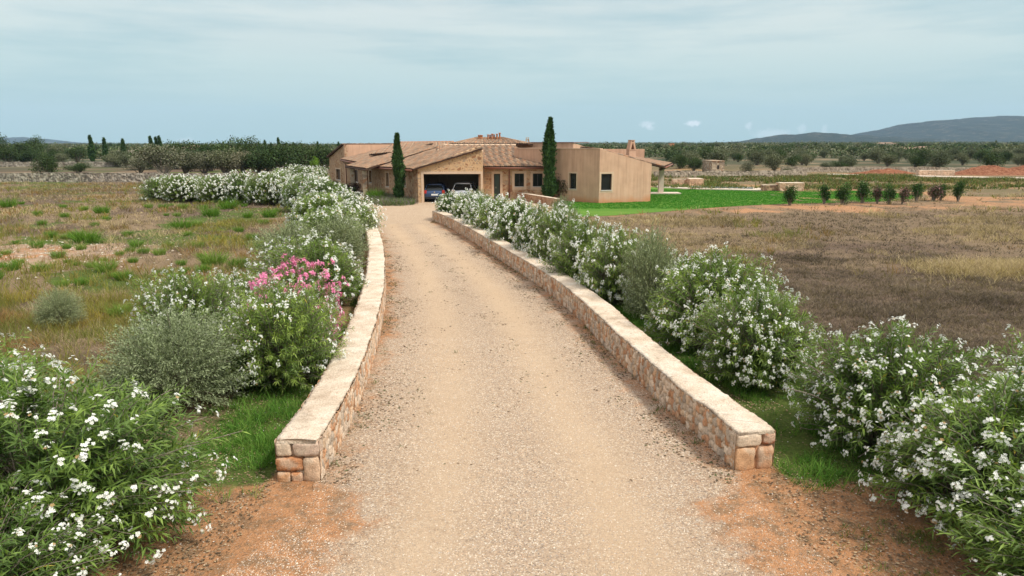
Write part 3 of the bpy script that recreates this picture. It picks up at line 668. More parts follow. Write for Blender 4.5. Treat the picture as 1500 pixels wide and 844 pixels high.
# roofs over the left facade
nf = np.array([FD[1], -FD[0]])*1.; nin = np.array([.87, .5])    # inward
def lp(p, k, z): return (p[0]+nin[0]*k, p[1]+nin[1]*k, z)
RH = 4.5
a = lp(G0-FD*.1, -.45, 2.68); b = lp(F1, -.45, 2.62)
r1 = tiled('roof', b, a, (-2.35, 55.65, 4.32), (-6.9, 66.6, RH), villa)
gutter(lp(G0, -.52, 2.58), lp(F1, -.52, 2.52), villa)
pa = lp(F1-FD*1.6, -1.7, 2.5); pb = lp(F1+FD*4.0, -1.9, 2.62)
tiled('roof', pb, pa, lp(F1-FD*1.4, 5.4, 4.42), lp(F1+FD*4.4, 5.8, 4.5), villa); mb = MB()
mb.tube([np.array(pa)-[0, 0, .1], np.array(pb)-[0, 0, .1]], .09, 6); mb.build('porch_beam', M['wood_dark'], villa)
pa = lp(F1+FD*4.0, -.5, 2.88); pb = lp(C0, -.5, 2.98)
tiled('roof', pb, pa, lp(F1+FD*5, 7.6, 4.75), lp(C0, 7.2, 4.72), villa)
gutter(lp(F1+FD*5, -.57, 2.78), lp(C0, -.57, 2.88), villa)
ridge((-2.55, 55.95, 4.42), (-7.57+.2, 55.62, 2.82), r1, 'rubble_garage', .09)
# rake tiles of the garage front
r4 = tiled('roof', (-14.5, 70.5, 3.6), (-7.0, 66.5, 4.25), (-6.3, 75, 4.85), (-13.2, 80., 4.82), villa)
ridge((-6.3, 75, 4.9), (-13.2, 80., 4.86), r4)
# wing behind the window row
opw = [opx(W0, W1, 723.5, 732.6, 254.8, 292.5), opx(W0, W1, 753.8, 767.6, 254.3, 274.4), opx(W0, W1, 780.6, 794.8, 254.3, 274.4)]
opw[0] = (opw[0][0], opw[0][1], .02, opw[0][3])
_, w = wall('wall', W0, W1, 2.75, 2.75, 'rubble_warm', villa, opw, .35)
fitting(w, opw[0], villa, 'door', 'door_green', tw=.2, inset=.22)
for o in opw[1:]: fitting(w, o, villa, tw=.2)
wall('wall', (-2.42, 56.1), (-2.42, 58.2), 4.1, 4.0, 'rubble_garage', villa, [], .2)
r2 = tiled('roof', (-2.3, 57.75, 2.78), (3.0, 57.75, 2.78), (.25, 64.2, 4.5), (-6.9, 64.2, 4.5), villa)
tiled('roof', (-6.5, 60, 3.5), (-2.4, 58.1, 2.86+.15), (-2.6, 63.9, 4.42), (-6.9, 64.1, 4.47), villa)
rr = ridge((-6.4, 64.2, 4.55), (.3, 64.2, 4.55), r2, 'trim', .13)
gutter((-2.3, 57.68, 2.68), (3.0, 57.68, 2.68), villa); pipe(746, W0, W1, 2.68)
pipe(508.5, (-19.4, 78.8), (-17, 74.8), 2.9)
# right block
opa = opx(A0, A1, 834, 844.4, 254, 277.6)
_, w = wall('wall', A0, A1, 4.26, 4.26, 'plaster', villa, [opa], .4)
fitting(w, opa, villa, tw=.12, inset=.18, mull=False)
mb = MB(); barx(mb, w[3], .2, 8.69, 4.262, 4.31, -.04, .44); mb.build('coping', M['trim'], villa)
opb = opx(A1, B1, 880.8, 896.4, 254.8, 279.6)
_, w = wall('wall', A1, B1, 4.26, 3.08, 'plaster', villa, [opb], .4)
fitting(w, opb, villa, tw=.15, inset=.12, mull=False)
wall('wall', B1, (12.75, 65.6), 3.05, 2.9, 'plaster', villa, [], .35)
wall('wall', (12.5, 66.), (4., 66.), 4.2, 4.2, 'plaster', villa, [], .35)
r3 = tiled('roof', (12.55, 57.1, 2.82), (15.3, 66.4, 2.84), (6.5, 66.4, 4.36), (6.9, 55.4, 4.24), villa)
gutter((12.63, 57.0, 2.74), (15.38, 66.4, 2.76), villa)
wall('wall', (7.0, 55.45), (3.4, 66.), 4.28, 4.28, 'plaster', villa, [], .3)
mb = MB(); cp = G(967.5, 284); mb.box((cp[0], cp[1], 1.3), (.46, .46, 2.66)); mb.box((cp[0], cp[1], .06), (3.6, 1.6, .12)); mb.build('veranda_pillar', M['pale_wall'], villa)
mb = MB(); mb.tube([(12.3, 57.3, 2.6), (15.0, 66.1, 2.6)], .12, 6)
for k in range(9):
    t = k/8; q = np.array([11.5, 57.2, 2.98])*(1-t)+np.array([14.0, 66, 2.98])*t; mb.tube([q, q+[1.1, 0, -.27]], .06, 4)
mb.build('veranda_beams', M['wood_dark'], villa)
def chimney(cx, cy, zb, zt, w_, dp, mat, parent, rz=0):
    mb = MB(); hb = zb+(zt-zb)*.55
    mb.box((cx, cy, (zb+hb)/2), (w_, dp, hb-zb), rz)
    o = mb.build('chimney', M[mat], parent); m = MB()
    for sx in (-1, 1):   # tent shaped cowl of two leaning slabs
        V = []
        for yy_ in (-dp/2, dp/2):
            V += [(sx*w_/2, yy_, hb), (sx*(w_/2-.13), yy_, hb), (sx*.1 if 0 else sx*.0, yy_, zt-.14), (sx*.14, yy_, zt)]
        V = np.array(V); a_, b_ = math.cos(rz), math.sin(rz); V = np.stack([V[:, 0]*a_-V[:, 1]*b_+cx, V[:, 0]*b_+V[:, 1]*a_+cy, V[:, 2]], 1)
        m.add(V, [(0, 1, 2, 3), (7, 6, 5, 4), (0, 4, 5, 1), (1, 5, 6, 2), (2, 6, 7, 3), (3, 7, 4, 0)])
    m.box((cx, cy, zt+.02), (.36, dp+.06, .06), rz); m.box((cx, cy, hb+.02), (w_+.06, dp+.06, .05), rz)
    m.build('cowl', M[mat], o); return o
chimney(10.35, 60.5, 3.2, 4.95, .62, .66, 'plaster', villa, .25)
chimney(1.65, 75., 4.2, 5.3, .5, .6, 'rubble_far', villa)
# rear block, central hipped roof with pots
wall('wall', (-.6, 74.2), (6.35, 72.2), 4.8, 4.8, 'plaster', villa, [], .3); wall('wall', (6.35, 72.2), (8.1, 74.2), 4.8, 4.25, 'plaster', villa, [], .3)
mb = MB(); mb.prism([(-.6, 74.1), (6.4, 72.1), (8.2, 74.1), (1.5, 78)], [4.802]*4, [4.86]*4); mb.build('coping', M['gutter'], villa)
wall('wall', (-6.2, 69.6), (.4, 69.6), 4.62, 4.62, 'rubble_house', villa, [], .3); wall('wall', (.4, 69.6), (3.6, 69.3), 4.3, 4.3, 'plaster', villa, [], .3)
r5 = tiled('roof', (-6.0, 69.3, 4.68), (1.6, 69.3, 4.66), (-1.0, 72.6, 5.3), (-3.6, 72.6, 5.3), villa)
tiled('roof', (1.6, 69.3, 4.66), (2.6, 76, 4.6), (-1.0, 72.7, 5.3), (-1.0, 72.6, 5.3), villa)
tiled('roof', (-7.2, 76, 4.6), (-6.0, 69.3, 4.68), (-3.6, 72.6, 5.3), (-3.6, 72.7, 5.3), villa)
for px, k, hh in ((701.5, 0, .38), (704, 0, .38), (706, .15, .36), (715, 0, .42), (718, .2, .4), (721, 0, .5), (723.8, .15, .44), (728, 0, .5), (732, 0, .6)):
    q = AT(px, 209, 71.6+k); mb = MB(); zb = 5.0
    mb.tube([(q[0], q[1], zb), (q[0], q[1], 5.22+hh*.3), (q[0], q[1], 5.2+hh*.8), (q[0], q[1], 5.22+hh*.8), (q[0], q[1], 5.2+hh)], [.11, .1, .075, .13, .11], 10)
    mb.build('chimney_pot', M['terracotta'], r5, True)
# blocks that fill the plan behind
mb = MB(); mb.prism([(-12.5, 80), (-6, 75.5), (6, 74.5), (6, 82), (-8, 88)], 0, 4.4); mb.build('rear_range', M['plaster'], villa)

# ------------------------------------------------------------------ cars in the garage
def car(name, loc, rz, paint, label, L=4.2, Wd=1.76, H=1.48, hatch=True):
    root = empty(name, (0, 0, 0)); tag(root, label, 'car')
    # stations from the rear (y=0) to the nose: y, half width, z low, z belt
    st = [(0, .70, .42, .72), (.03, .80, .32, .86), (.12, .86, .26, .93), (.45, .88, .22, .95), (1.2, .885, .2, .93), (2.6, .885, .2, .90), (3.1, .87, .2, .86), (3.7, .84, .22, .76), (4.05, .74, .26, .64), (4.2, .58, .34, .52)]
    ring = []
    for y, hw, z0, z1 in st:
        y *= L/4.2; hw *= Wd/1.77
        ring.append([(-hw*.93, y, z0), (-hw, y, z0+.12), (-hw*1.0, y, (z0+z1)/2), (-hw*.97, y, z1-.08), (-hw*.86, y, z1), (0, y, z1+.03), (hw*.86, y, z1), (hw*.97, y, z1-.08), (hw, y, (z0+z1)/2), (hw, y, z0+.12), (hw*.93, y, z0)])
    V = np.array(ring).reshape(-1, 3); n = 11; F = [tuple(q) for q in grid_faces(len(st), n)]+[(i*n, i*n+n-1, (i+1)*n+n-1, (i+1)*n) for i in range(len(st)-1)]+[tuple(range(n)), tuple(range(len(V)-n, len(V)))[::-1]]
    mobj('body', V, F, M[paint], root, None, True)
    cs = [(.10, .66, .93, .80), (.30, .66, 1.22, .72), (.48, .64, H-.06, .62), (.9, .64, H, .64), (1.9, .64, H, .66), (2.35, .64, H-.07, .66), (3.05, .7, .93, .78)]
    # greenhouse: glass body and a painted roof skin with pillars
    gl = []
    for y, wt, z, wb in cs:
        y *= L/4.2; wt *= Wd/1.77; wb = .79*Wd/1.77; wt = wb+(wt*.92-wb)*np.clip((z-.9)/(H-.9), 0, 1)
        gl.append([(-wb, y, .88), (-wt, y, z-.05 if z > 1.3 else z-.03), (-wt*.85, y, z), (wt*.85, y, z), (wt, y, z-.05 if z > 1.3 else z-.03), (wb, y, .88)])
    V = np.array(gl).reshape(-1, 3); F = [tuple(q) for q in grid_faces(len(cs), 6)]+[tuple(range(6)), tuple(range(len(V)-6, len(V)))[::-1]]
    mobj('windows', V, F, M['glass'], root)
    mb = MB(); R_ = [g[2] for g in gl]; Rr = [g[3] for g in gl]
    for i in range(2, 5): mb.add([np.array(R_[i])+[-.04, 0, .012], np.array(Rr[i])+[.04, 0, .012], np.array(Rr[i+1])+[.04, 0, .012], np.array(R_[i+1])+[-.04, 0, .012]], [(0, 1, 2, 3)])
    for sd in (1, 4):
        sx = -1 if sd == 1 else 1
        for i in (0, 1, 5): mb.tube([np.array(gl[i][sd])+[sx*.01, 0, .01], np.array(gl[i+1][sd])+[sx*.01, 0, .01]], .045, 6)
        mb.tube([np.array(gl[2][sd])+[sx*.01, 0, .02], np.array(gl[5][sd])+[sx*.01, 0, .02]], .03, 6)
        c = gl[3][sd]; mb.tube([(c[0]+sx*.01, L*.42, H-.03), (sx*.8*Wd/1.77, L*.43, .9)], .035, 6)
    mb.tube([np.array(gl[2][1])+[0, 0, .03], np.array(gl[2][4])+[0, 0, .03]], .05, 6)
    mb.build('roof', M[paint], root, True)
    for sx in (-1, 1):
        mb = MB(); mb.box((sx*.73*Wd/1.77, .045, .84), (.2, .12, .26), 0, jit=.015); mb.build('tail_light', M['tail_red'], root)
        mb = MB(); mb.box((sx*.92*Wd/1.77, L*.66, .96), (.2, .1, .14)); mb.build('mirror', M[paint], root)
        for yw in (.78, 3.38):
            mb = MB(); cx = sx*.80*Wd/1.77; mb.tube([(cx-.1, yw*L/4.2, .32), (cx-.08, yw*L/4.2, .32), (cx+.08, yw*L/4.2, .32), (cx+.1, yw*L/4.2, .32)], [.28, .32, .32, .28], 20)
            t = mb.build('wheel', M['rubber'], root, False); mb = MB(); mb.tube([(cx+sx*.09, yw*L/4.2, .32), (cx+sx*.115, yw*L/4.2, .32)], [.2, .17], 14); mb.build('rim', M['rim'], t)
    mb = MB(); mb.box((0, -.012, .62), (.52, .02, .13)); mb.build('number_plate', M['plate'], root)
    mb = MB(); mb.box((0, .0, .36), (1.5*Wd/1.77, .1, .16)); mb.build('bumper', M['rubber'] if paint != 'car_silver' else M[paint], root)
    mb = MB(); mb.box((0, -.005, .82), (.11, .02, .1)); mb.build('badge', M['chrome'], root)
    root.location = loc; root.rotation_euler = (0, 0, rz); return root
car('parked_car', (-6.3, 55.85, 0), R(2), 'car_blue', 'dark blue hatchback parked on the left side of the open garage')
car('parked_car', (-4.1, 56.1, 0), R(-8), 'car_silver', 'silver estate car parked on the right side of the open garage', 4.3, 1.8, 1.55)
# ------------------------------------------------------------------ leaves, flowers, grass
def rdir(n, up=0.):
    v = rng.normal(size=(n, 3)); v[:, 2] += up; return nrm(v)
def leaf_mesh(B, D, L, W, col, kind='fold', nup=None):
    n = len(B); D = nrm(D); up = nup if nup is not None else np.tile([0, 0, 1.], (n, 1))+rng.normal(size=(n, 3))*.5
    sd = nrm(np.cross(D, up)); nn = np.cross(sd, D); L = np.broadcast_to(L, n)[:, None]; W = np.broadcast_to(W, n)[:, None]
    if kind == 'fold':
        mid = B+D*L*.5-nn*W*.0; V = np.stack([B, B+D*L*.45+sd*W/2+nn*W*.22, B+D*L-nn*L*.12, B+D*L*.45-sd*W/2+nn*W*.22, mid], 1)
        F = np.array([[0, 1, 4], [0, 4, 3], [1, 2, 4], [4, 2, 3]])
    else:
        V = np.stack([B, B+D*L*.5+sd*W/2, B+D*L, B+D*L*.5-sd*W/2], 1); F = np.array([[0, 1, 2, 3]])
    k = V.shape[1]; FF = (F[None]+(np.arange(n)*k)[:, None, None]).reshape(-1, F.shape[1])
    return V.reshape(-1, 3), FF, np.repeat(col, k, axis=0)
def merge(parts):
    V = []; F = []; C = []; n = 0
    for v, f, c in parts: V.append(v); F.append(f+n); C.append(c); n += len(v)
    return np.concatenate(V), F, np.concatenate(C)
def stem_mesh(paths, r0, r1, k=4):
    """paths (n,m,3) swept as thin tapering tubes"""
    n, m, _ = paths.shape; T = nrm(np.gradient(paths, axis=1)); u = nrm(np.cross(T, [.3, .1, 1.])); w = np.cross(T, u)
    r = np.linspace(1, 0, m)[None, :, None]*(np.broadcast_to(r0, n)[:, None, None]-r1)+r1
    ring = np.stack([paths+r*(u*math.cos(2*math.pi*j/k)+w*math.sin(2*math.pi*j/k)) for j in range(k)], 2).reshape(-1, 3)
    i = np.arange(m-1)[:, None]*k+np.arange(k)[None]; j = np.arange(m-1)[:, None]*k+(np.arange(k)[None]+1) % k
    f = np.stack([i, j, j+k, i+k], -1).reshape(-1, 4); F = (f[None]+(np.arange(n)*m*k)[:, None, None]).reshape(-1, 4)
    return ring, F
def lumps(seed, n=7):
    r = np.random.default_rng(seed); d = r.normal(size=(n, 3)); d[:, 2] = np.abs(d[:, 2])*.7; return nrm(d), r.uniform(-.16, .3, n)
def shoots(N, Rr, H, seed, low=.12, inner=.5):
    r = np.random.default_rng(seed); az = r.uniform(0, 2*np.pi, N); el = np.arcsin(np.clip(r.uniform(-.42, 1.02, N), -1, 1))
    d = np.stack([np.cos(az)*np.cos(el), np.sin(az)*np.cos(el), np.sin(el)], 1)
    ld, la = lumps(seed); k = 1+(np.maximum((d@ld.T), 0)**6*la*1.5).sum(1)+r.normal(size=N)*.05+np.abs(r.normal(size=N))*.09*(el > .3)
    q = 1-(1-inner)*r.random(N)**1.9
    tip = d*np.array([Rr, Rr, H*.62])*(k*q)[:, None]; tip[:, 2] += H*.37; tip[:, 2] = np.maximum(tip[:, 2], low)
    base = np.stack([np.cos(az), np.sin(az), az*0], 1)*(r.random(N)*.22*Rr)[:, None]
    ctl = base*.6+tip*.4; ctl[:, 2] = base[:, 2]*.2+tip[:, 2]*.75+.12
    t = np.linspace(0, 1, 9)[None, :, None]
    P = base[:, None]*(1-t)**2+2*t*(1-t)*ctl[:, None]+t*t*tip[:, None]
    P += r.normal(size=P.shape)*.012*t
    return P, q
PETAL = (.86, .87, .80); 
def oleander(name, seed, N, Rr, H, nodes, LL, LW, fl, fsize, kind, pink=0, leafy=.45, fper=7):
    P, q = shoots(N, Rr, H, seed); r = np.random.default_rng(seed+99)
    tip = P[:, -1]; tan = nrm(P[:, -1]-P[:, -2])
    # leaf whorls along the upper part
    tt = 1-leafy*(np.arange(nodes)+.2)/nodes; idx = tt*8; i0 = np.minimum(idx.astype(int), 7); f = (idx-i0)[None, :, None]
    Q = P[:, i0]*(1-f)+P[:, i0+1]*f; T = nrm(P[:, i0+1]-P[:, i0])
    Q = np.repeat(Q[:, :, None], 3, 2); T = np.repeat(T[:, :, None], 3, 2)
    ph = (np.arange(3)*2.094)[None, None]+(np.arange(nodes)*1.05)[None, :, None]+r.uniform(0, 6.28, (N, 1, 1))+r.normal(size=(N, nodes, 3))*.25
    u = nrm(np.cross(T, [.13, .27, 1.])); w = np.cross(T, u); out = u*np.cos(ph)[..., None]+w*np.sin(ph)[..., None]
    spread = np.linspace(.75, 1.7, nodes)[None, :, None, None]+r.normal(size=(N, nodes, 3, 1))*.2
    D = nrm(T*1.0+out*spread+np.array([0, 0, -.12])+r.normal(size=out.shape)*.12)
    ll = LL*r.uniform(.7, 1.15, (N, nodes, 3)); ll[:, 0] *= .75
    age = np.linspace(1, 0, nodes)[None, :, None, None]*r.uniform(.2, 1, (N, 1, 1, 1))
    c = np.array([.075, .14, .032])*(1-age)+np.array([.27, .38, .075])*age; c = c*r.uniform(.75, 1.25, (N, nodes, 3, 1))
    yel = (r.random((N, nodes, 3, 1)) > .985)*(np.arange(nodes)[None, :, None, None] > nodes*.5); c = np.where(yel, [.45, .36, .06], c)
    fl_ = leaf_mesh(Q.reshape(-1, 3), D.reshape(-1, 3), ll.ravel(), (ll*LW/LL).ravel()*r.uniform(.8, 1.2, ll.size), c.reshape(-1, 3), kind)
    foliage = mesh_data(name+'_foliage', fl_[0], [fl_[1]], M['leaf'], fl_[2])
    st = P[::max(1, N//400)]; sv, sf = stem_mesh(st, .013, .004, 4)
    if kind == 'fold':
        P2, _ = shoots(22, Rr*.82, H*.8, seed+7, .15, .9); v2, f2 = stem_mesh(P2, .016, .006, 5); sf = np.concatenate([sf, f2+len(sv)]); sv = np.concatenate([sv, v2])
    stems = mesh_data(name+'_stems', sv, [sf], M['bark'], None, True)
    # flowers
    cn = vnoise(tip[:, 0]*1.9+seed, tip[:, 1]*1.9+tip[:, 2]*1.3, seed); sel = np.where((r.random(N) < fl*(.25+2.2*sstep(.3, .75, cn))) & (q > .68))[0]; out_ = nrm(tip-np.array([0, 0, H*.3]))
    B = []; Nn = []; 
    k = r.poisson(fper, len(sel))+2; ii = np.repeat(sel, k); m = len(ii)
    off = nrm(tan[ii]*.9+r.normal(size=(m, 3))*.9+out_[ii]*.6); C = tip[ii]+tan[ii]*.05+off*(.035+.055*r.random((m, 1)))*(fsize/.045)**.6
    nd = nrm(off+out_[ii]*.4+[0, 0, .25]+r.normal(size=(m, 3))*.25)
    col = np.array(PETAL)*r.uniform(.86, 1.05, (m, 1))
    if pink: col = np.array([.78, .22, .42])*r.uniform(.75, 1.2, (m, 1))+r.random((m, 1))*np.array([.1, .16, .14])
    dead = r.random((m, 1)) < .05; col = np.where(dead, [.45, .3, .14], col)
    if kind == 'fold':
        a = nrm(np.cross(nd, [.2, .4, 1.])); b = np.cross(nd, a); V = []; F = []; CC = []
        for j in range(5):
            th = 2*np.pi*j/5+.15; dd = a*math.cos(th)+b*math.sin(th); sd = np.cross(nd, dd); s = fsize/2*r.uniform(.85, 1.1, (m, 1))
            V.append(np.stack([C, C+dd*s*.7+sd*s*.42+nd*s*.28, C+dd*s*1.05+sd*s*.12+nd*s*.22, C+dd*s*.75-sd*s*.38+nd*s*.34], 1))
        V = np.stack(V, 1).reshape(-1, 3); F = np.arange(len(V)).reshape(-1, 4); CC = np.repeat(col, 20, 0)
    else:
        a = nrm(np.cross(nd, [.2, .4, 1.])); b = np.cross(nd, a); s = fsize/2*r.uniform(.7, 1.15, (m, 1))
        V = np.stack([C+a*s, C+b*s+nd*s*.3, C-a*s, C-b*s+nd*s*.3], 1).reshape(-1, 3); F = np.arange(len(V)).reshape(-1, 4); CC = np.repeat(col, 4, 0)
    flowers = mesh_data(name+'_flowers', V, [F], M['petal'], CC)
    return stems, foliage, flowers
def olive(name, seed, N, Rr, H, nodes, LL, LW, kind, leafy=.5, base=(.19, .225, .12)):
    P, q = shoots(N, Rr, H, seed, inner=.45); r = np.random.default_rng(seed+5)
    tt = 1-leafy*np.arange(nodes)/nodes; idx = tt*8; i0 = np.minimum(idx.astype(int), 7); f = (idx-i0)[None, :, None]
    Q = np.repeat((P[:, i0]*(1-f)+P[:, i0+1]*f)[:, :, None], 2, 2); T = np.repeat(nrm(P[:, i0+1]-P[:, i0])[:, :, None], 2, 2)
    ph = (np.arange(2)*3.14)[None, None]+(np.arange(nodes)*1.57)[None, :, None]+r.uniform(0, 6.28, (N, 1, 1)); u = nrm(np.cross(T, [.13, .27, 1.])); w = np.cross(T, u)
    D = nrm(T*1.2+u*np.cos(ph)[..., None]+w*np.sin(ph)[..., None]+r.normal(size=T.shape)*.15); Q = Q+r.normal(size=Q.shape)*.02
    c = np.array(base)*r.uniform(.7, 1.35, (N, nodes, 2, 1)); pale = r.random((N, nodes, 2, 1)) < .3; c = np.where(pale, c*1.6, c)
    v, fa, cc = leaf_mesh(Q.reshape(-1, 3), D.reshape(-1, 3), LL*r.uniform(.7, 1.2, N*nodes*2), LW, c.reshape(-1, 3), kind)
    sv, sf = stem_mesh(P[::max(1, N//90)], .01, .003, 4)
    return mesh_data(name+'_stems', sv, [sf], M['bark'], None, True), mesh_data(name+'_foliage', v, [fa], M['olive_leaf'], cc)
def plant(name, meshes, names, loc, sc, rz, label, cat, group=None):
    root = empty(name, loc, rz); root.scale = sc if np.ndim(sc) else (sc, sc, sc); tag(root, label, cat, group)
    for m, nn in zip(meshes, names): link(bpy.data.objects.new(nn, m), root)
    return root
ON = ('stems', 'foliage', 'flowers')
NEAR = [oleander('near%d' % k, 100+k, n, 1.5, 2.0, 9, .17, .026, fl, .041, 'fold', leafy=.42, fper=7) for k, (n, fl) in enumerate([(800, .27), (760, .6), (700, .5)])]
MID = [oleander('mid%d' % k, 200+k, 680, 1.5, 2.0, 8, .155, .028, .46, .052, 'fold', leafy=.42) for k in range(2)]
FAR = [oleander('far%d' % k, 300+k, 760, 1.5, 2.0, 5, .19, .045, (.3, .48, .42)[k], .08, 'quad', leafy=.42, fper=6) for k in range(3)]
PINK = oleander('pink', 400, 460, 1.2, 1.9, 8, .15, .024, 1.2, .06, 'fold', pink=1, fper=15)
OLV = [olive('olive0', 500, 1900, 1.5, 1.9, 14, .07, .017, 'quad'), olive('olive1', 501, 1400, 1.3, 2.0, 11, .09, .024, 'quad')]
def bush(kind, px, py, top, hw, label, rz=None, group=None, cat='oleander', world=None, H=None):
    """px,py: where the bush meets the ground in the photograph, top: its highest pixel, hw: half width in pixels"""
    if world is None:
        g0 = G(px, py); zc = g0[1]*math.cos(PITCH)+CH*math.sin(PITCH)
        rt = ray(px, top); h = CH+g0[1]*rt[2]/rt[1]; w = hw*zc/1000
    else: g0 = np.array([world[0], world[1], 0]); w = world[2]; h = world[3]
    src = {'near': (NEAR, 1.5, 2.0), 'mid': (MID, 1.5, 2.0), 'far': (FAR, 1.5, 2.0), 'pink': ([PINK], 1.2, 1.9), 'olive': (OLV, 1.5, 1.9)}[kind.rstrip('012')]
    k = int(kind[-1]) if kind[-1].isdigit() else random.randrange(len(src[0])); ms = src[0][k]
    loc = (g0[0], g0[1], float(gz(g0[0], g0[1]))-.02)
    return plant('olive_shrub' if kind.startswith('olive') else 'oleander_bush', ms, ON, loc, (w/src[1], w/src[1], h/src[2]), rz if rz is not None else random.uniform(0, 6.28), label, cat, group)
WO = 'white oleander'
# left side, near to far
bush('near0', 0, 0, 0, 0, 'large dark green oleander with sparse white flowers filling the bottom left corner', 1.0, world=(-5.5, 7.4, 1.65, 1.9))
bush('near0', 0, 0, 0, 0, 'white flowered oleander at the left edge behind the big corner bush', 3.2, world=(-8.2, 9.0, 1.5, 1.9))
bush('near0', 0, 0, 0, 0, 'oleander at the very bottom left, cut off by the edge of the photo', 4.4, world=(-7.0, 5.9, 1.5, 1.75))
bush('near1', 0, 0, 0, 0, 'oleander mass at the bottom edge of the photo, left of the gravel', 2.0, world=(-5.2, 5.7, 1.2, 1.25))
bush('olive0', 258, 588, 458, 112, 'wide silver grey olive shrub behind the big corner oleander on the left', cat='olive shrub')
bush('olive0', 90, 480, 425, 34, 'small sparse grey olive shrub alone in the weeds at the left', cat='olive shrub')
bush('near1', 280, 520, 405, 72, 'white oleander standing just behind the grey olive shrub on the left')
bush('near1', 415, 560, 425, 84, 'white oleander beside the left wall, right in front of the pink flowers', 2.2)
bush('pink', 438, 508, 396, 56, 'pink flowered oleander, the only pink bush beside the left wall', .6)
bush('mid0', 350, 478, 405, 50, 'small white oleander left of the pink flowered oleander')
bush('mid1', 468, 446, 352, 74, 'white oleander beside the left wall directly behind the pink one')
bush('olive1', 432, 395, 330, 52, 'grey green olive shrub behind the pink oleander at the edge of the left field', cat='olive shrub')
bush('olive1', 496, 390, 322, 48, 'grey green olive shrub pressed against the left wall near its bend', cat='olive shrub')
for k, (px, py, top, hw) in enumerate([(478, 365, 305, 46), (512, 352, 300, 40), (468, 345, 284, 42), (505, 333, 284, 40), (476, 325, 268, 38), (494, 319, 274, 32), (450, 310, 262, 32), (462, 303, 260, 24)]):
    bush('far', px, py, top, hw, '%s massed beside the far left wall, %s counting away from the viewer' % (WO, ('first', 'second', 'third', 'fourth', 'fifth', 'sixth', 'seventh', 'eighth')[k]), group='oleanders massed along the left wall')
for k, (px, py, top, hw) in enumerate([(240, 293, 257, 27), (268, 296, 256, 26), (296, 293, 258, 25), (322, 297, 256, 27), (350, 297, 256, 26), (386, 299, 257, 28), (412, 300, 256, 28), (436, 301, 258, 27)]):
    bush('far', px, py, top, hw, '%s in the hedge across the left field, %s from its left end' % (WO, ('first', 'second', 'third', 'fourth', 'fifth', 'sixth', 'seventh', 'eighth')[k]), group='oleander hedge across the far side of the left field')
for k, (px, py, top, hw) in enumerate([(415, 279, 250, 22), (438, 279, 246, 22), (458, 278, 244, 22), (470, 277, 248, 13)]):
    bush('far', px, py, top, hw, '%s in the short rear row by the house, %s from the left' % (WO, ('first', 'second', 'third', 'fourth')[k]), group='rear row of oleanders left of the house')
# right side
bush('near2', 0, 0, 0, 0, 'tall oleander with scattered white flowers at the right edge of the photo', .5, world=(6.15, 7.8, 1.55, 1.8))
bush('near1', 0, 0, 0, 0, 'white oleander at the right edge behind the bottom right bush', 2.5, world=(7.9, 9.0, 1.2, 1.85))
bush('near0', 0, 0, 0, 0, 'dark leafy oleander in the bottom right corner, mostly outside the photo', 5.5, world=(6.0, 5.9, 1.35, 1.35))
bush('near2', 1288, 655, 482, 124, 'broad white oleander right of the end of the right wall', 1.9)
bush('near1', 1105, 562, 432, 84, 'rounded densely flowering white oleander above the near part of the right wall', 4.0)
bush('near2', 1040, 508, 370, 92, 'loose white oleander with a bare stem beside the grey olive shrub at the right', 3.0)
bush('mid1', 1000, 462, 374, 44, 'narrow white oleander between the grey olive shrub and its loose neighbour')
bush('olive1', 950, 470, 348, 42, 'upright grey olive shrub between white oleanders along the right wall', cat='olive shrub')
for k, (px, py, top, hw) in enumerate([(905, 445, 340, 56), (858, 425, 325, 52), (822, 398, 308, 44), (790, 385, 304, 42), (760, 368, 298, 40), (735, 352, 293, 36), (712, 343, 288, 34), (690, 333, 284, 32), (664, 322, 284, 29)]):
    bush('mid' if k < 4 else 'far', px, py, top, hw, '%s in the row behind the right wall, %s beyond the upright grey olive shrub' % (WO, ('first', 'second', 'third', 'fourth', 'fifth', 'sixth', 'seventh', 'eighth', 'ninth')[k]), group='oleander row behind the right wall')
bush('olive1', 836, 395, 312, 26, 'grey olive shrub among the oleanders behind the middle of the right wall', cat='olive shrub')
bush('olive1', 776, 360, 310, 24, 'small grey olive shrub low among the oleanders of the right row', cat='olive shrub')
bush('olive1', 700, 322, 282, 22, 'olive green shrub at the far end of the right row before the garage', cat='olive shrub')
bush('olive1', 820, 332, 292, 16, 'thin grey shrub beside the end of the short low wall by the lawn', cat='olive shrub')

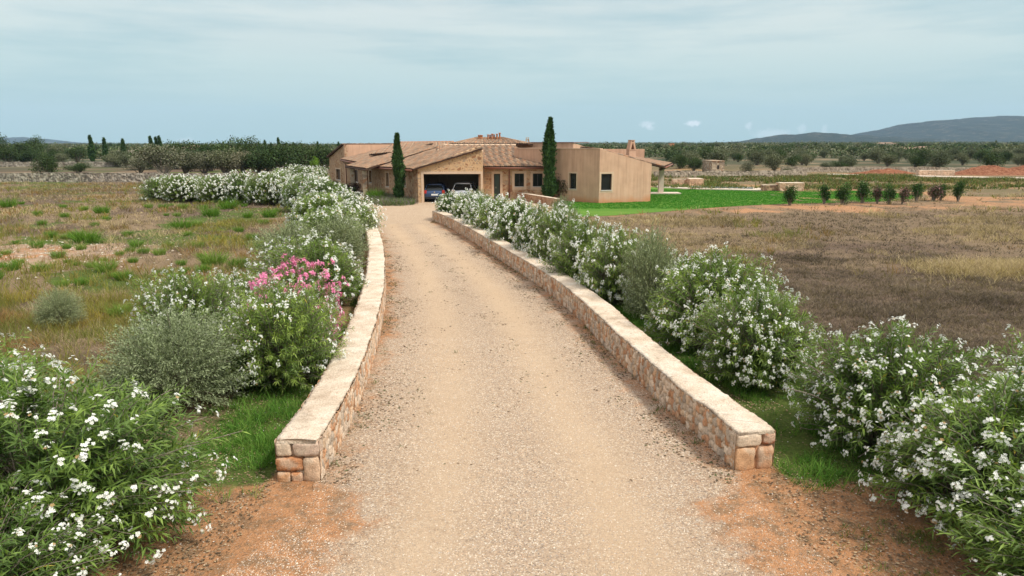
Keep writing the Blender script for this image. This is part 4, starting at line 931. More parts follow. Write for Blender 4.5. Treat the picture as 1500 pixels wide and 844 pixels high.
# ------------------------------------------------------------------ cypresses and trees
def cypress(seed, H, Rm, N, size=.1):
    r = np.random.default_rng(seed); t = r.random(N)**.9; z = H*(.04+.96*t); a = r.uniform(0, 6.28, N)
    prof = np.minimum(1, (t+.06)*7)*(1-t**2.6)**.8*(.8+.2*np.sin(t*9+seed)); prof = np.maximum(prof, .06)
    lum = .55+.95*fbm(a*1.3+seed, z*2.2, 3, seed)
    rr = Rm*prof*lum*(1-.5*r.random(N)**1.6)*(1+.4*(vnoise(a*4+seed, z*3.5, seed+1) > .74))
    B = np.stack([rr*np.cos(a)+.12*Rm*np.sin(z*1.1), rr*np.sin(a), z], 1); D = nrm(np.stack([np.cos(a)*.45, np.sin(a)*.45, np.ones(N)], 1)+r.normal(size=(N, 3))*.35)
    c = np.array([.045, .09, .028])*r.uniform(.5, 1.8, (N, 1))*(.6+.8*vnoise(a*3, z*2.5, seed+2))[:, None]; nup = np.stack([np.cos(a), np.sin(a), a*0], 1)+r.normal(size=(N, 3))*.5
    v, f, cc = leaf_mesh(B, D, size*1.9*r.uniform(.7, 1.3, N), size*.7, c, 'quad', nup)
    P = np.array([[[0, 0, -.1], [0, 0, H*.3], [0, 0, H*.6], [0, 0, H*.92]]]); sv, sf = stem_mesh(P, .09, .02, 7)
    return mesh_data('cypress_trunk', sv, [sf], M['bark'], None, True), mesh_data('cypress_crown', v, [f], M['cypress_leaf'], cc)
q = AT(585, 291, 56.3); plant('cypress_tree', cypress(3, 5.35, .4, 13000, .12), ('trunk', 'crown'), (q[0], q[1], 0), 1, 0, 'shorter slim cypress in front of the left stone facade by the garage', 'cypress')
q = G(804, 295); plant('cypress_tree', cypress(8, 6.6, .54, 16000, .12), ('trunk', 'crown'), (q[0], q[1], 0), 1, 0, 'taller slim cypress in front of the right wing beside the plaster block', 'cypress')
CY = cypress(11, 7, .7, 1500, .3)
for px, top, d in ((133, 200, 175), (153, 203.5, 175), (180, 205, 172), (221, 201, 210), (229, 202, 215), (234, 200.5, 215), (379, 209, 240), (388, 206.5, 235), (397, 210, 245), (408, 203, 235), (430, 209.5, 250), (465, 208.5, 250), (496, 209, 240), (1443, 212.5, 300)):
    h = AT(px, top, d)[2]; X = AT(px, 212, d)[0]; z = float(gz(X, d)); s = (h-z)/7.
    plant('cypress_tree', CY, ('trunk', 'crown'), (X, d, z), (s, s, s), random.random()*6, 'small dark cypress spire rising above the distant scrub %s' % ('near the left edge' if px < 200 else 'behind the old olive left of centre' if px < 300 else 'left of the house' if px < 600 else 'at the foot of the right hill'), 'cypress', 'distant cypress spires ' + ('at left' if px < 200 else 'behind the olive' if px < 300 else 'by the house' if px < 600 else 'right'))
def tree(seed, H, Rr, N, cols, size=.22, trunk=.35, flat=.8, lump=9, sparse=0., pale=.0):
    r = np.random.default_rng(seed); cl = r.normal(size=(lump, 3)); cl = nrm(cl)*r.uniform(.35, .75, (lump, 1)); cl[:, 2] = cl[:, 2]*.75
    cr = r.uniform(.34, .6, lump); ci = r.integers(0, lump, N); d = rdir(N); q = r.random(N)**.45
    P = cl[ci]+d*(cr[ci]*q*(.85+.3*r.random(N)))[:, None]; half = H*(1-trunk)*.5; hc = H*trunk+half; P = P*np.array([Rr, Rr, half*1.05]); P[:, 2] += hc; P[:, 2] = np.maximum(P[:, 2], H*.05)
    c = np.array(cols)[r.integers(0, len(cols), N)]*r.uniform(.7, 1.35, (N, 1))*(.8+.4*r.random(lump))[ci][:, None]
    v, f, cc = leaf_mesh(P, nrm(d+r.normal(size=(N, 3))*.7), size*r.uniform(.6, 1.4, N), size*.6, c, 'quad')
    br = []
    for k in range(lump):
        e = cl[k]*np.array([Rr, Rr, half])+[0, 0, hc]; t = np.linspace(0, 1, 6)[:, None]; m = np.array([e[0]*.15, e[1]*.15, H*trunk]); br.append((1-t)**2*np.array([0, 0, -.2])+2*t*(1-t)*m+t*t*e)
    sv, sf = stem_mesh(np.array(br), .03*H, .02, 5)
    return mesh_data('tree_trunk', sv, [sf], M['bark'], None, True), mesh_data('tree_crown', v, [f], M['tree_leaf'], cc)
GO = [(.12, .14, .08), (.17, .18, .12), (.09, .11, .055)]; GD = [(.04, .075, .025), (.062, .1, .034), (.045, .065, .026)]; GG = [(.15, .15, .1), (.11, .125, .07), (.2, .19, .14)]
TO = [tree(600+k, 4.2, 2.6, 4800, GO, .22, .08, lump=13) for k in range(3)]; TD = [tree(620+k, 4.5, 2.7, 5200, GD, .22, .04, lump=13) for k in range(3)]; TG = [tree(640+k, 4., 2.6, 4200, GG, .19, .08, lump=14) for k in range(2)]
def ptree(ms, px, py, top, hw, label, group=None, cat='tree', dist=None, nm='olive_tree', H0=4.3, R0=2.7):
    if dist: X = AT(px, 212, dist)[0]; q = np.array([X, dist, float(gz(X, dist))]); 
    else: q = G(px, py); q[2] = float(gz(q[0], q[1]))
    h = AT(px, top, q[1])[2]-q[2]; w = hw*q[1]/1000
    return plant(nm, ms, ('trunk', 'crown'), q, (w/R0, w/R0, h/H0), random.uniform(0, 6.28), label, cat, group)
ptree(TD[0], 66, 262, 224, 20, 'rounded dark green carob tree in front of the dry stone wall at far left', nm='carob_tree', cat='carob tree')
ptree(TD[1], 116, 253.5, 238, 18, 'low rounded bush behind the dry stone wall right of the dark carob', nm='round_bush', cat='bush')
ptree(TD[2], -8, 240, 190, 24, 'tall pine at the left edge of the photo', nm='pine_tree', cat='pine')
ptree(TD[0], 58, 238, 199, 17, 'high round pine crown above the far stone wall at left', nm='pine_tree', cat='pine')
ptree(TD[1], 36, 239, 206, 24, 'dark spreading tree joining the two pines at left', nm='pine_tree', cat='pine')
ptree(TD[2], 12, 240, 212, 20, 'dark low tree between the edge pine and the spreading tree at left', nm='pine_tree', cat='pine')
ptree(TG[0], 240, 258, 206, 42, 'half bare grey olive tree with pale branches behind the dry stone wall', cat='olive tree')
for k, (px, py, top, hw, t) in enumerate([(205, 256, 224, 26, 2), (272, 256, 216, 28, 0), (300, 256, 217, 26, 2), (330, 256, 212, 30, 0), (355, 256, 217, 28, 2), (382, 256, 217, 28, 1), (420, 257, 209, 40, 1), (352, 247, 200, 30, 1), (326, 245, 203, 28, 1), (395, 251, 209, 26, 1), (450, 255, 210, 30, 1), (474, 254, 208, 26, 1), (290, 247, 208, 28, 1), (258, 248, 206, 28, 1), (220, 248, 211, 26, 1), (310, 251, 210, 26, 1), (435, 250, 208, 26, 1)]):
    ptree((TO, TD, TG)[t][k % (2 if t == 2 else 3)], px, py, top, hw, ('grey green olive tree', 'dark green evergreen tree', 'thin grey branched olive tree')[t]+' in the thicket behind the oleander hedge left of the house', 'thicket left of the house, '+('olives', 'evergreens', 'grey olives')[t], ('olive tree', 'evergreen tree', 'olive tree')[t], nm=('olive_tree', 'evergreen_tree', 'olive_tree')[t])
TL = [tree(660, 3, 1.6, 1800, [(.2, .32, .04), (.16, .28, .04)], .16, .25)]
ptree(TL[0], 462, 256, 226, 10, 'bright yellow green young tree just left of the house', nm='young_tree', H0=3, R0=1.6)
ptree(TL[0], 9, 0, 0, 0, '', dist=None) if False else None
r_ = random.Random(5)
used = []
def scatter(n, pxr, dr, kinds, label, group, nm, cat, hr=(3.2, 5.)):
    k = 0; tries = 0
    while k < n and tries < 4000:
        tries += 1
        d = dr[0]+(dr[1]-dr[0])*r_.random()**.8; px = r_.uniform(*pxr); X = AT(px, 212, d)[0]
        if any((X-a)**2+(d-b)**2 < 16 for a, b in used): continue
        if 58 < X < 98 and 100 < d < 122: continue
        used.append((X, d)); ms = kinds[r_.randrange(len(kinds))]; h = r_.uniform(*hr); s = h/4.3
        plant(nm, ms, ('trunk', 'crown'), (X, d, float(gz(X, d))-.1), (s*r_.uniform(.85, 1.3), s*r_.uniform(.85, 1.3), s), r_.uniform(0, 6.28), label, cat, group); k += 1
for px, py, top, hw, t in ((715, 0, 0, 0, 0),):
    pass
for k, (px, py, top, hw, t, lab) in enumerate([(1093, 259, 233, 12, 2, 'grey olive tree growing against the pale dry stone wall beyond the terrace'), (1153, 258, 240, 9, 2, 'small bare olive tree right of the pale dry stone wall'), (1163, 246, 227, 15, 1, 'dark dense carob tree right of the pale dry stone wall'), (1040, 244, 214, 18, 1, 'tall dark tree behind the stone hut'), (1000, 246, 238, 9, 1, 'small round dark tree beside the veranda eave'), (1011, 245, 224, 16, 0, 'olive tree between the veranda and the stone hut'), (1210, 252, 235, 11, 0, 'olive tree at the left end of the track'), (1228, 250, 236, 12, 1, 'dark olive tree just right of the track end')]):
    ptree((TO, TD, TG)[t][k % 2], px, py, top, hw, lab, cat='olive tree' if t != 1 else 'evergreen tree', nm='olive_tree' if t != 1 else 'evergreen_tree')
scatter(85, (985, 1520), (122, 260), TO+TD[:1], 'olive tree in the scattered grove beyond the walls and the track on the right', 'olive grove beyond the track', 'olive_tree', 'olive tree', (2.2, 4.2))
scatter(85, (960, 1520), (260, 520), TO+TD, 'evergreen tree on the wooded plain in front of the right hills', 'trees on the wooded plain at right', 'evergreen_tree', 'evergreen tree', (3.4, 5.5))
scatter(34, (0, 470), (128, 200), TO+TD[:2]+TG[:1], 'olive tree in the distant grove behind the left walls', 'distant grove at left', 'olive_tree', 'olive tree', (2.8, 4.4))
scatter(40, (-10, 520), (180, 420), TD+TO, 'evergreen tree on the far wooded plain at left', 'trees on the far plain at left', 'evergreen_tree', 'evergreen tree', (3.4, 5.2))
# far woodland as one mass
N = 6000; d = 240+2300*rng.random(N)**1.3; px = rng.uniform(-60, 1600, N); X = (px-750)/1000*d*.98; keep = ~((px > 500) & (px < 830) & (d < 420)); d, X = d[keep], X[keep]
k = 74; z = gz(X, d); s = rng.uniform(1.8, 3.6, len(d))*(1+d/3500); C = np.stack([X, d, z+s*.5], 1)
B = (C[:, None]+rng.normal(size=(len(d), k, 3))*np.array([.85, .85, .38])*s[:, None, None]*.75).reshape(-1, 3); B[:, 2] = np.maximum(B[:, 2], np.repeat(z, k))
cb = np.array(GD+GO)[rng.integers(0, 6, len(d))]*rng.uniform(.7, 1.2, (len(d), 1)); cc = np.repeat(cb, k, 0)*rng.uniform(.7, 1.3, (len(B), 1))
v, f, cc = leaf_mesh(B, rdir(len(B)), np.repeat(s, k)*.25, np.repeat(s, k)*.22, cc, 'quad')
o = mobj('woodland', v, [f], M['tree_leaf'], None, cc); tag(o, 'far mass of dark evergreen scrub and woodland across the plain to the horizon', 'woodland', None, 'stuff')
# young shrubs at the lawn edge
SH = [tree(700+k, 1.8, .55, 1900, [(.035, .09, .022), (.06, .13, .03), (.04, .07, .03)], .11, .02, .85, 9) for k in range(3)]
PKF = tree(710, 1.8, .6, 1900, [(.05, .08, .03), (.3, .16, .18), (.06, .07, .04)], .1, .04, .85, 9)
for k, (px, py, top, hw, pk) in enumerate([(1157, 301, 269, 10, 0), (1207, 299, 270, 8, 0), (1233, 300, 266, 10, 0), (1262, 298, 263, 11, 0), (1285, 298, 265, 8, 1), (1302, 299, 267, 8, 0), (1321, 299, 265, 9, 1), (1342, 296, 266, 9, 0), (1366, 295, 264, 11, 1), (1378, 294, 268, 7, 0), (1403, 295, 263, 8, 0)]):
    g0 = G(px, py); h = AT(px, top, g0[1])[2]; w = hw*g0[1]/1000
    plant('young_shrub', PKF if pk else SH[k % 3], ('stems', 'foliage'), g0, (w/.5, w/.5, h/1.75), random.uniform(0, 6), '%s young upright shrub, %s from the left in the row by the lawn' % ('pink flowered' if pk else 'dark green', ('first', 'second', 'third', 'fourth', 'fifth', 'sixth', 'seventh', 'eighth', 'ninth', 'tenth', 'eleventh')[k]), 'shrub', 'row of young shrubs at the lawn edge')
# plants round the house
RB = tree(720, 2.6, 1.0, 6000, [(.06, .05, .03), (.04, .06, .025), (.09, .05, .035), (.05, .08, .03)], .15, .04, .9, 12)
ptree(RB, 824, 294, 246, 15, 'reddish green bushy shrub beside the taller cypress', nm='tall_shrub', cat='shrub', H0=2.6, R0=1.)
for px, py, top, hw, ms, lab in ((489, 279, 263, 11, 1, 'clipped dark green rounded shrub at the left end of the house'), (505, 283, 266, 13, 0, 'dark purple leaved shrub left of the porch'), (521, 285, 266, 12, 0, 'dark purple rounded shrub against the porch pillar'), (512, 286, 273, 10, 2, 'low green shrub in front of the purple shrubs by the porch')):
    ptree([tree(730+px, 1.4, 1., 2200, [(.05, .03, .03), (.035, .025, .022), (.06, .045, .03)], .08, .1), tree(730+px, 1.4, 1., 2200, [(.02, .04, .015)], .08, .1), SH[0]][ms], px, py, top, hw, lab, nm='round_shrub', cat='shrub', H0=1.4 if ms < 2 else 1.8, R0=1. if ms < 2 else .5)
# ------------------------------------------------------------------ grass and weeds
def blades(X, Y, Z, n, H, sp, wd, cols, lean=.35, seed=1, jit=.1):
    """tufts of n blades each; returns verts, faces, colours (blade = 3 tri faces in 5 verts)"""
    r = np.random.default_rng(seed); m = len(X); t = np.repeat(np.arange(m), n); N = len(t)
    a = r.uniform(0, 6.28, N); rr = sp[t]*np.sqrt(r.random(N)) if np.ndim(sp) else sp*np.sqrt(r.random(N)); h = (H[t] if np.ndim(H) else H)*r.uniform(.5, 1.15, N)
    B = np.stack([X[t]+rr*np.cos(a), Y[t]+rr*np.sin(a), Z[t]], 1); D = nrm(np.stack([np.cos(a)*lean, np.sin(a)*lean, np.ones(N)], 1)+r.normal(size=(N, 3))*[lean, lean, .1]*.7)
    b2 = r.uniform(0, 6.28, N); s = np.stack([np.cos(b2), np.sin(b2), b2*0], 1)*((wd[t] if np.ndim(wd) else wd)*.5)[..., None] if np.ndim(wd) else np.stack([np.cos(b2), np.sin(b2), b2*0], 1)*wd*.5
    bend = np.stack([D[:, 0], D[:, 1], D[:, 2]*0-.12], 1)*h[:, None]*.5
    mid = B+D*h[:, None]*.55; tip = B+D*h[:, None]+bend
    V = np.stack([B-s, B+s, mid+s*.8, mid-s*.8, tip], 1).reshape(-1, 3); b = np.arange(N)*5
    F4 = np.stack([b, b+1, b+2, b+3], 1); F3 = np.stack([b+3, b+2, b+4], 1)
    ct = np.asarray(cols); ct = ct[t] if len(ct) == m else ct[r.integers(0, len(ct), N)]
    C = np.repeat(ct*r.uniform(1-jit*2, 1+jit*2, (N, 1)), 5, 0)
    return V, F4, F3, C
def stuff(name, packs, mat, label, cat):
    V = []; A = []; B = []; C = []; n = 0
    for v, f4, f3, c in packs: V.append(v); A.append(f4+n); B.append(f3+n); C.append(c); n += len(v)
    o = mobj(name, np.concatenate(V), [np.concatenate(A), np.concatenate(B)], M[mat], None, np.concatenate(C)); return tag(o, label, cat, None, 'stuff')
def samp(n, x0, x1, y0, y1, f=None, seed=1, power=1.):
    r = np.random.default_rng(seed); X = r.uniform(x0, x1, n); Y = y0+(y1-y0)*r.random(n)**power
    k = np.abs(X) < Y*.86+3.; X, Y = X[k], Y[k]
    if f is not None: q = r.random(len(X)) < f(X, Y); X, Y = X[q], Y[q]
    return X, Y
def side(X, Y):
    L = wl_x(np.clip(Y, 7, 41)); Rr = wr_x(np.clip(Y, 7, 41)); return L-TH-X, X-Rr-TH
HOUSE = [(-9, 54), (-14, 62), (-24, 85), (10, 85), (17, 66), (13, 55), (6.9, 53.5), (1, 56)]
def free(X, Y, marg=.0):
    q = ~inpoly(X, Y, LAWN) & ~inpoly(X, Y, fore) & ~inpoly(X, Y, HOUSE)
    inside = (X > wl_x(np.clip(Y, 7, 41))-TH-marg) & (X < wr_x(np.clip(Y, 7, 41))+TH+marg) & (Y < 41.5); return q & ~inside
def field(n, x0, x1, y0, y1, dens, seed, power=1.):
    X, Y = samp(n, x0, x1, y0, y1, lambda a, b: free(a, b)*dens(a, b), seed, power); return X, Y, gz(X, Y)-.01
# right field: dark dry stems
def dR(x, y):
    l, r = side(x, y); s, g_, b, p, f = regions(x, y); return (r > 2.0)*np.clip(b*1.1-s*.9, 0, 1)*(.35+.65*vnoise(x*1.3, y*1.3, 77))
BR = np.array([(.14, .11, .082), (.105, .082, .064), (.2, .158, .112), (.085, .067, .055), (.25, .195, .13), (.15, .118, .09)])
STW = np.array([(.4, .31, .18), (.3, .23, .14), (.5, .4, .24), (.22, .17, .11)])
packs = []
for n, y0, y1, nb, h, w, sd in ((60000, 6, 16, 9, .16, .006, 1), (60000, 14, 28, 7, .19, .012, 2), (50000, 26, 56, 5, .2, .024, 3)):
    X, Y, Z = field(n, 2, y1*.9+4, y0, y1, dR, sd); c = BR[np.random.default_rng(sd).integers(0, 6, len(X))]*(.65+.7*vnoise(X*.5, Y*.5, 5))[:, None]
    packs.append(blades(X, Y, Z, nb, h*(.5+.9*vnoise(X*.7, Y*.7, 9)), .12, w, c, .8, sd))
stuff('dry_weeds', packs, 'grass_blade', 'dark brown dead weeds covering the field right of the drive', 'dry weeds')
# straw grass: both sides
def dS(x, y):
    l, r = side(x, y); s, g_, b, p, f = regions(x, y); n = fbm(x*.25+30, y*.35, 4, 61)
    rt = (r > 2.2)*(sstep(.5, .62, n)*sstep(20, 34, y)+.95*np.exp(-(((x-20.5)/4.2)**2+((y-25.3-.0*(x-20))/1.35)**2)*1.2)*1.)*(1-.9*np.clip(s*1.2, 0, 1))
    lt = (l > 2.2)*sstep(.38, .6, n)*(1-.75*np.clip(p+b*.5, 0, 1)); return np.clip(rt+lt*.8, 0, 1)
packs = []
for n, y0, y1, nb, h, w, sd in ((26000, 9, 22, 9, .34, .006, 11), (42000, 20, 44, 7, .34, .013, 12), (42000, 40, 86, 6, .36, .03, 13)):
    X, Y, Z = field(n, -y1*.9-4, y1*.9+4, y0, y1, dS, sd); c = STW[np.random.default_rng(sd).integers(0, 4, len(X))]*(.7+.6*vnoise(X*.4, Y*.4, 5))[:, None]
    packs.append(blades(X, Y, Z, nb, h*(.4+1.*vnoise(X*.6, Y*.6, 9)), .14, w, c, .55, sd))
X, Y = samp(26000, 15, 27, 22.5, 27.5, lambda x, y: (np.exp(-(((x-20.8)/4.)**2+((y-25)/1.2)**2)*1.2)), 19); packs.append(blades(X, Y, gz(X, Y), 9, .42, .15, .014, STW*1.15, .6, 19))
stuff('dry_grass', packs, 'grass_blade', 'straw coloured dry grass scattered over both fields', 'dry grass')
# left field: yellow flowering and rusty weeds
def dY(x, y):
    l, r = side(x, y); s, g_, b, p, f = regions(x, y); n = fbm(x*.3+70, y*.3, 4, 63)
    return ((l > 2.2)*sstep(.4, .6, n)*(1-.8*np.clip(p, 0, 1))*.9+(r > 4)*sstep(.62, .74, n)*.5*sstep(22, 27, y)*(1-np.clip(s, 0, 1)))
YC = np.array([(.3, .25, .05), (.2, .21, .045), (.14, .18, .045), (.28, .15, .06), (.18, .11, .05), (.24, .2, .06)])
packs = []
for n, y0, y1, nb, h, w, sd in ((20000, 8, 20, 11, .62, .009, 21), (18000, 18, 42, 8, .48, .018, 22), (16000, 38, 84, 6, .45, .04, 23)):
    X, Y, Z = field(n, -y1*.9-4, y1*.9+4, y0, y1, dY, sd); c = YC[(vnoise(X*.35, Y*.35, 91)*5.9).astype(int)]*.6+YC[np.random.default_rng(sd).integers(0, 6, len(X))]*.4
    packs.append(blades(X, Y, Z, nb, h*(.35+1.*vnoise(X*.6, Y*.6, 19)), .13, w, c, .35, sd))
stuff('flowering_weeds', packs, 'grass_blade', 'yellow green and rusty wild weeds growing mostly over the left field', 'weeds')
# brown dead cover on the left field
def dB(x, y):
    l, r = side(x, y); s, g_, b, p, f = regions(x, y); return (l > 2.4)*np.clip(.25+b*.8-p*.8, 0, 1)
packs = []
for n, y0, y1, nb, h, w, sd in ((30000, 8, 24, 7, .14, .007, 31), (34000, 22, 84, 5, .18, .03, 32)):
    X, Y, Z = field(n, -y1*.9-4, 0, y0, y1, dB, sd); packs.append(blades(X, Y, Z, nb, h, .14, w, BR*1.5, .8, sd))
stuff('dead_weeds', packs, 'grass_blade', 'low brown dead stubble between the weeds of the left field', 'dry weeds')
# green grass along the walls
GC = np.array([(.07, .18, .025), (.11, .25, .035), (.06, .14, .022), (.16, .28, .05)])
def dG(x, y):
    l, r = side(x, y); s, g_, b, p, f = regions(x, y); n = fbm(x*.9, y*.9, 3, 66)
    return (np.minimum(np.abs(l), np.abs(r)) < 3.6)*np.clip(g_*1.25, 0, 1)*sstep(.36, .56, n)
packs = []
X, Y, Z = field(70000, -11, 10, 7.4, 22, dG, 41); packs.append(blades(X, Y, Z, 7, .15*(.3+2.*vnoise(X*1.4, Y*1.4, 3)), .05, .008, GC[np.random.default_rng(4).integers(0, 4, len(X))], .5, 41))
X, Y, Z = field(26000, -14, 12, 20, 41, dG, 42); packs.append(blades(X, Y, Z, 6, .14, .08, .014, GC, .5, 42))
X, Y = samp(9000, 3.6, 8, 5.5, 10.5, lambda x, y: sstep(.5, .66, fbm(x*1.1+4, y*1.1, 4, 67))*sstep(3.8, 5, x), 43); packs.append(blades(X, Y, np.maximum(gz(X, Y), .006), 7, .09, .05, .007, GC[np.random.default_rng(5).integers(0, 4, len(X))]*.7+np.array([.04, .01, .01]), .7, 43))
stuff('green_grass', packs, 'grass_blade', 'bright green grass growing between the low walls and the oleanders', 'grass')
# lawn edge and lawn blades
X, Y = samp(60000, 3, 50, 50, 72, lambda x, y: inpoly(x, y, LAWN), 51); stuff('lawn_grass', [blades(X, Y, X*0+.01, 4, .07, .12, .03, np.array([(.04, .17, .016), (.06, .23, .025), (.045, .19, .02)]), .5, 51)], 'grass_blade', 'short bright green mown grass of the lawn beside the house', 'grass')
# vineyard like greenery beyond the lawn
def dV(x, y):
    return sstep(.4, .55, fbm(x*.18, y*.25, 3, 68))*(y > 70)
X, Y, Z = field(15000, 16, 110, 72, 104, lambda x, y: dV(x, y)*(~((x > 58) & (y > 95))), 61); stuff('green_scrub', [blades(X, Y, Z, 7, .5*(.5+vnoise(X*.5, Y*.5, 3)), .35, .09, np.array([(.08, .13, .035), (.12, .17, .045), (.07, .1, .035), (.22, .19, .07), (.16, .11, .06)]), .5, 61)], 'grass_blade', 'leafy green scrub on the land between the lawn and the distant walls', 'scrub')
# small weeds in the gravel and along the wall feet
def dW(x, y):
    a = x-wl_x(np.clip(y, 7, 41)); b = wr_x(np.clip(y, 7, 41))-x; return (a > .02)*(b > .02)*(.9*sstep(.45, .05, np.minimum(a, b))*sstep(.5, .62, fbm(x*2, y*1.2, 3, 71))+.02*sstep(.62, .7, fbm(x*1.2, y*.9, 3, 72)))
X, Y = samp(26000, -9, 5, 8.7, 40, dW, 71); stuff('gravel_weeds', [blades(X, Y, X*0+.01, 7, .05+.06*vnoise(X*3, Y*3, 4), .05, .009, np.array([(.07, .13, .03), (.09, .15, .045), (.14, .12, .05), (.2, .14, .08)]), .9, 71)], 'grass_blade', 'tiny weeds sprouting from the gravel along the wall feet', 'weeds')
# individual green fennel-like clumps of the left field
def clump(seed, n=420, c=((.1, .21, .025), (.15, .28, .04), (.08, .16, .022))):
    X = np.array([0.]); v, f4, f3, cc = blades(X, X, X-.02, n, .62, .42, .02, np.array(c), .55, seed); 
    v[:, 2] *= 1.; return (mesh_data('clump', v, [f4, f3], M['grass_blade'], cc),)
CL = [clump(801), clump(802), clump(803, 420, ((.16, .26, .045), (.2, .3, .06), (.12, .2, .035)))]
pts = [(128, 356, 26), (110, 350, 14), (156, 398, 21), (98, 364, 9), (265, 337, 20), (290, 331, 10), (200, 362, 14), (210, 372, 12), (234, 374, 13), (150, 312, 15), (95, 318, 9), (313, 388, 26), (350, 392, 20), (388, 370, 19), (290, 364, 12), (310, 317, 18), (335, 306, 18), (268, 306, 10), (370, 352, 12), (12, 304, 16), (176, 464, 22), (395, 318, 14), (240, 306, 10), (408, 300, 10), (100, 385, 7), (62, 330, 9)]
r3 = random.Random(3)
while len(pts) < 80:
    px = r3.uniform(-10, 420); py = 290+130*r3.random()**1.3; g0 = G(px, py)
    if side(g0[0], g0[1])[0] > 5.5 and all(abs(px-a)+abs(py-b) > 14 for a, b, _ in pts): pts.append((px, py, r3.uniform(3, 8)*(py-212)/100+2))
for k, (px, py, hw) in enumerate(pts):
    g0 = G(px, py); w = hw*g0[1]/1000; z = float(gz(g0[0], g0[1])); o = link(bpy.data.objects.new('weed_clump', CL[k % 3][0])); o.location = (g0[0], g0[1], z); o.scale = (w/.75, w/.75, min(w/.55, 1.5)); o.rotation_euler = (0, 0, random.uniform(0, 6))
    tag(o, 'feathery bright green weed clump among the dry weeds of the left field', 'weed clump', 'green weed clumps in the left field')
# bed in front of the cypress
X, Y = samp(900, -14.5, -7.6, 52.5, 63, lambda x, y: inpoly(x, y, [G(*p)[:2] for p in [(538, 288), (540, 297), (560, 303), (580, 305), (600, 301), (613, 298), (596, 291), (560, 284)]]), 81)
stuff('flower_bed', [blades(X, Y, X*0, 14, .55, .3, .035, np.array([(.1, .15, .05), (.13, .17, .07), (.2, .19, .12), (.22, .16, .2), (.08, .14, .04)]), .45, 81)], 'grass_blade', 'grassy planting bed with lavender at the foot of the shorter cypress', 'flower bed')
q = G(551, 292); o = link(bpy.data.objects.new('grass_clump', CL[0][0])); o.location = q; o.scale = (1.3, 1.3, 2.); tag(o, 'tall tufted green grass clump beside the porch pillar', 'grass clump')
# pebbles and litter
def specks(name, X, Y, Z, s, cols, mat, label, cat, flat=.6, seed=1):
    r = np.random.default_rng(seed); n = len(X); O = np.array([[1, 0, 0], [0, 1, 0], [-1, 0, 0], [0, -1, 0], [0, 0, 1.], [0, 0, -1]]); a = r.uniform(0, 6.28, n); k = r.uniform(.6, 1.4, (n, 6, 1))
    P = O[None]*k; ca, sa = np.cos(a)[:, None], np.sin(a)[:, None]; P = np.stack([P[..., 0]*ca-P[..., 1]*sa, P[..., 0]*sa+P[..., 1]*ca, P[..., 2]*flat], -1)*s[:, None, None]
    V = (P+np.stack([X, Y, Z+s*flat*.4], 1)[:, None]).reshape(-1, 3); f = np.array([[0, 1, 4], [1, 2, 4], [2, 3, 4], [3, 0, 4]]); F = (f[None]+(np.arange(n)*6)[:, None, None]).reshape(-1, 3)
    c = np.array(cols)[r.integers(0, len(cols), n)]*r.uniform(.8, 1.15, (n, 1)); o = mobj(name, V, [F], M[mat], None, np.repeat(c, 6, 0)); tag(o, label, cat, None, 'stuff')
PB = [(.62, .5, .36), (.5, .39, .28), (.7, .62, .5), (.36, .29, .23), (.55, .38, .24), (.45, .4, .34)]
X, Y = samp(120000, -4.2, 4.6, 5.2, 16, lambda x, y: (x > dl_(y))*(x < dr_(y))*(.35+.65*sstep(.4, .6, fbm(x*.8, y*.5, 3, 5))), 91, 1.4); r = np.random.default_rng(9)
specks('loose_gravel', X, Y, X*0+.004, r.uniform(.004, .0105, len(X))*(1+.5*(r.random(len(X)) > .97)), PB, 'pebble', 'loose pale pebbles lying on the gravel drive near the viewer', 'gravel', .6, 92)
def dDr(x, y):
    a = x-wl_x(np.clip(y, 7, 41)); b = wr_x(np.clip(y, 7, 41))-x; e = np.minimum(a, b); n = fbm(x*1.7, y*1.2, 4, 301)
    return (e > .02)*(.95*sstep(1.3, .0, e)*sstep(.36, .6, n)+.35*sstep(.5, .72, n)*np.exp(-((a/(a+b)-.5)/.13)**2)*sstep(10, 16, y)+.05*sstep(.5, .7, n))
X, Y = samp(90000, -10, 6, 8.7, 36, dDr, 193, 1.3); r = np.random.default_rng(110)
specks('gravel_litter', X, Y, X*0+.008, r.uniform(.008, .024, len(X))*(.8+Y/35), [(.15, .1, .06), (.2, .135, .08), (.09, .065, .04), (.27, .19, .12), (.1, .11, .045)], 'pebble', 'dark crumbs and dry leaves gathered on the gravel along the walls', 'leaf litter', .3, 194)
def dLt(x, y):
    l, r = side(x, y); return free(x, y)*(np.abs(np.where(l > r, l, r)-1.4) < 1.9)*.9+(y < 9)*(np.abs(x) > 3.4)*(np.abs(x) < 7)*.8
X, Y = samp(90000, -9, 9, 5, 17, lambda x, y: dLt(x, y)*(.15+.95*sstep(.4, .6, fbm(x*1.3, y*1.3, 4, 302))), 93, 1.2); r = np.random.default_rng(10)
specks('leaf_litter', X, Y, np.maximum(gz(X, Y), .007)+.004, r.uniform(.006, .02, len(X)), [(.2, .135, .08), (.3, .21, .12), (.13, .09, .05), (.36, .27, .16), (.09, .065, .04)], 'pebble', 'brown fallen leaves and twigs strewn on the red soil under the oleanders', 'leaf litter', .25, 94)
X, Y = samp(5200, -9, 9, 5, 17, dLt, 95, 1.2); r = np.random.default_rng(11)
specks('fallen_petals', X, Y, np.maximum(gz(X, Y), .007)+.008, r.uniform(.007, .013, len(X)), [(.8, .79, .72), (.7, .66, .55), (.62, .5, .36)], 'petal', 'white fallen petals and pale chips on the soil under the oleanders', 'petals', .3, 96)
X, Y = samp(2600, -30, -14, 22, 36, lambda x, y: np.exp(-(((x+21)/6)**2+((y-29)/4)**2)), 97); r = np.random.default_rng(12)
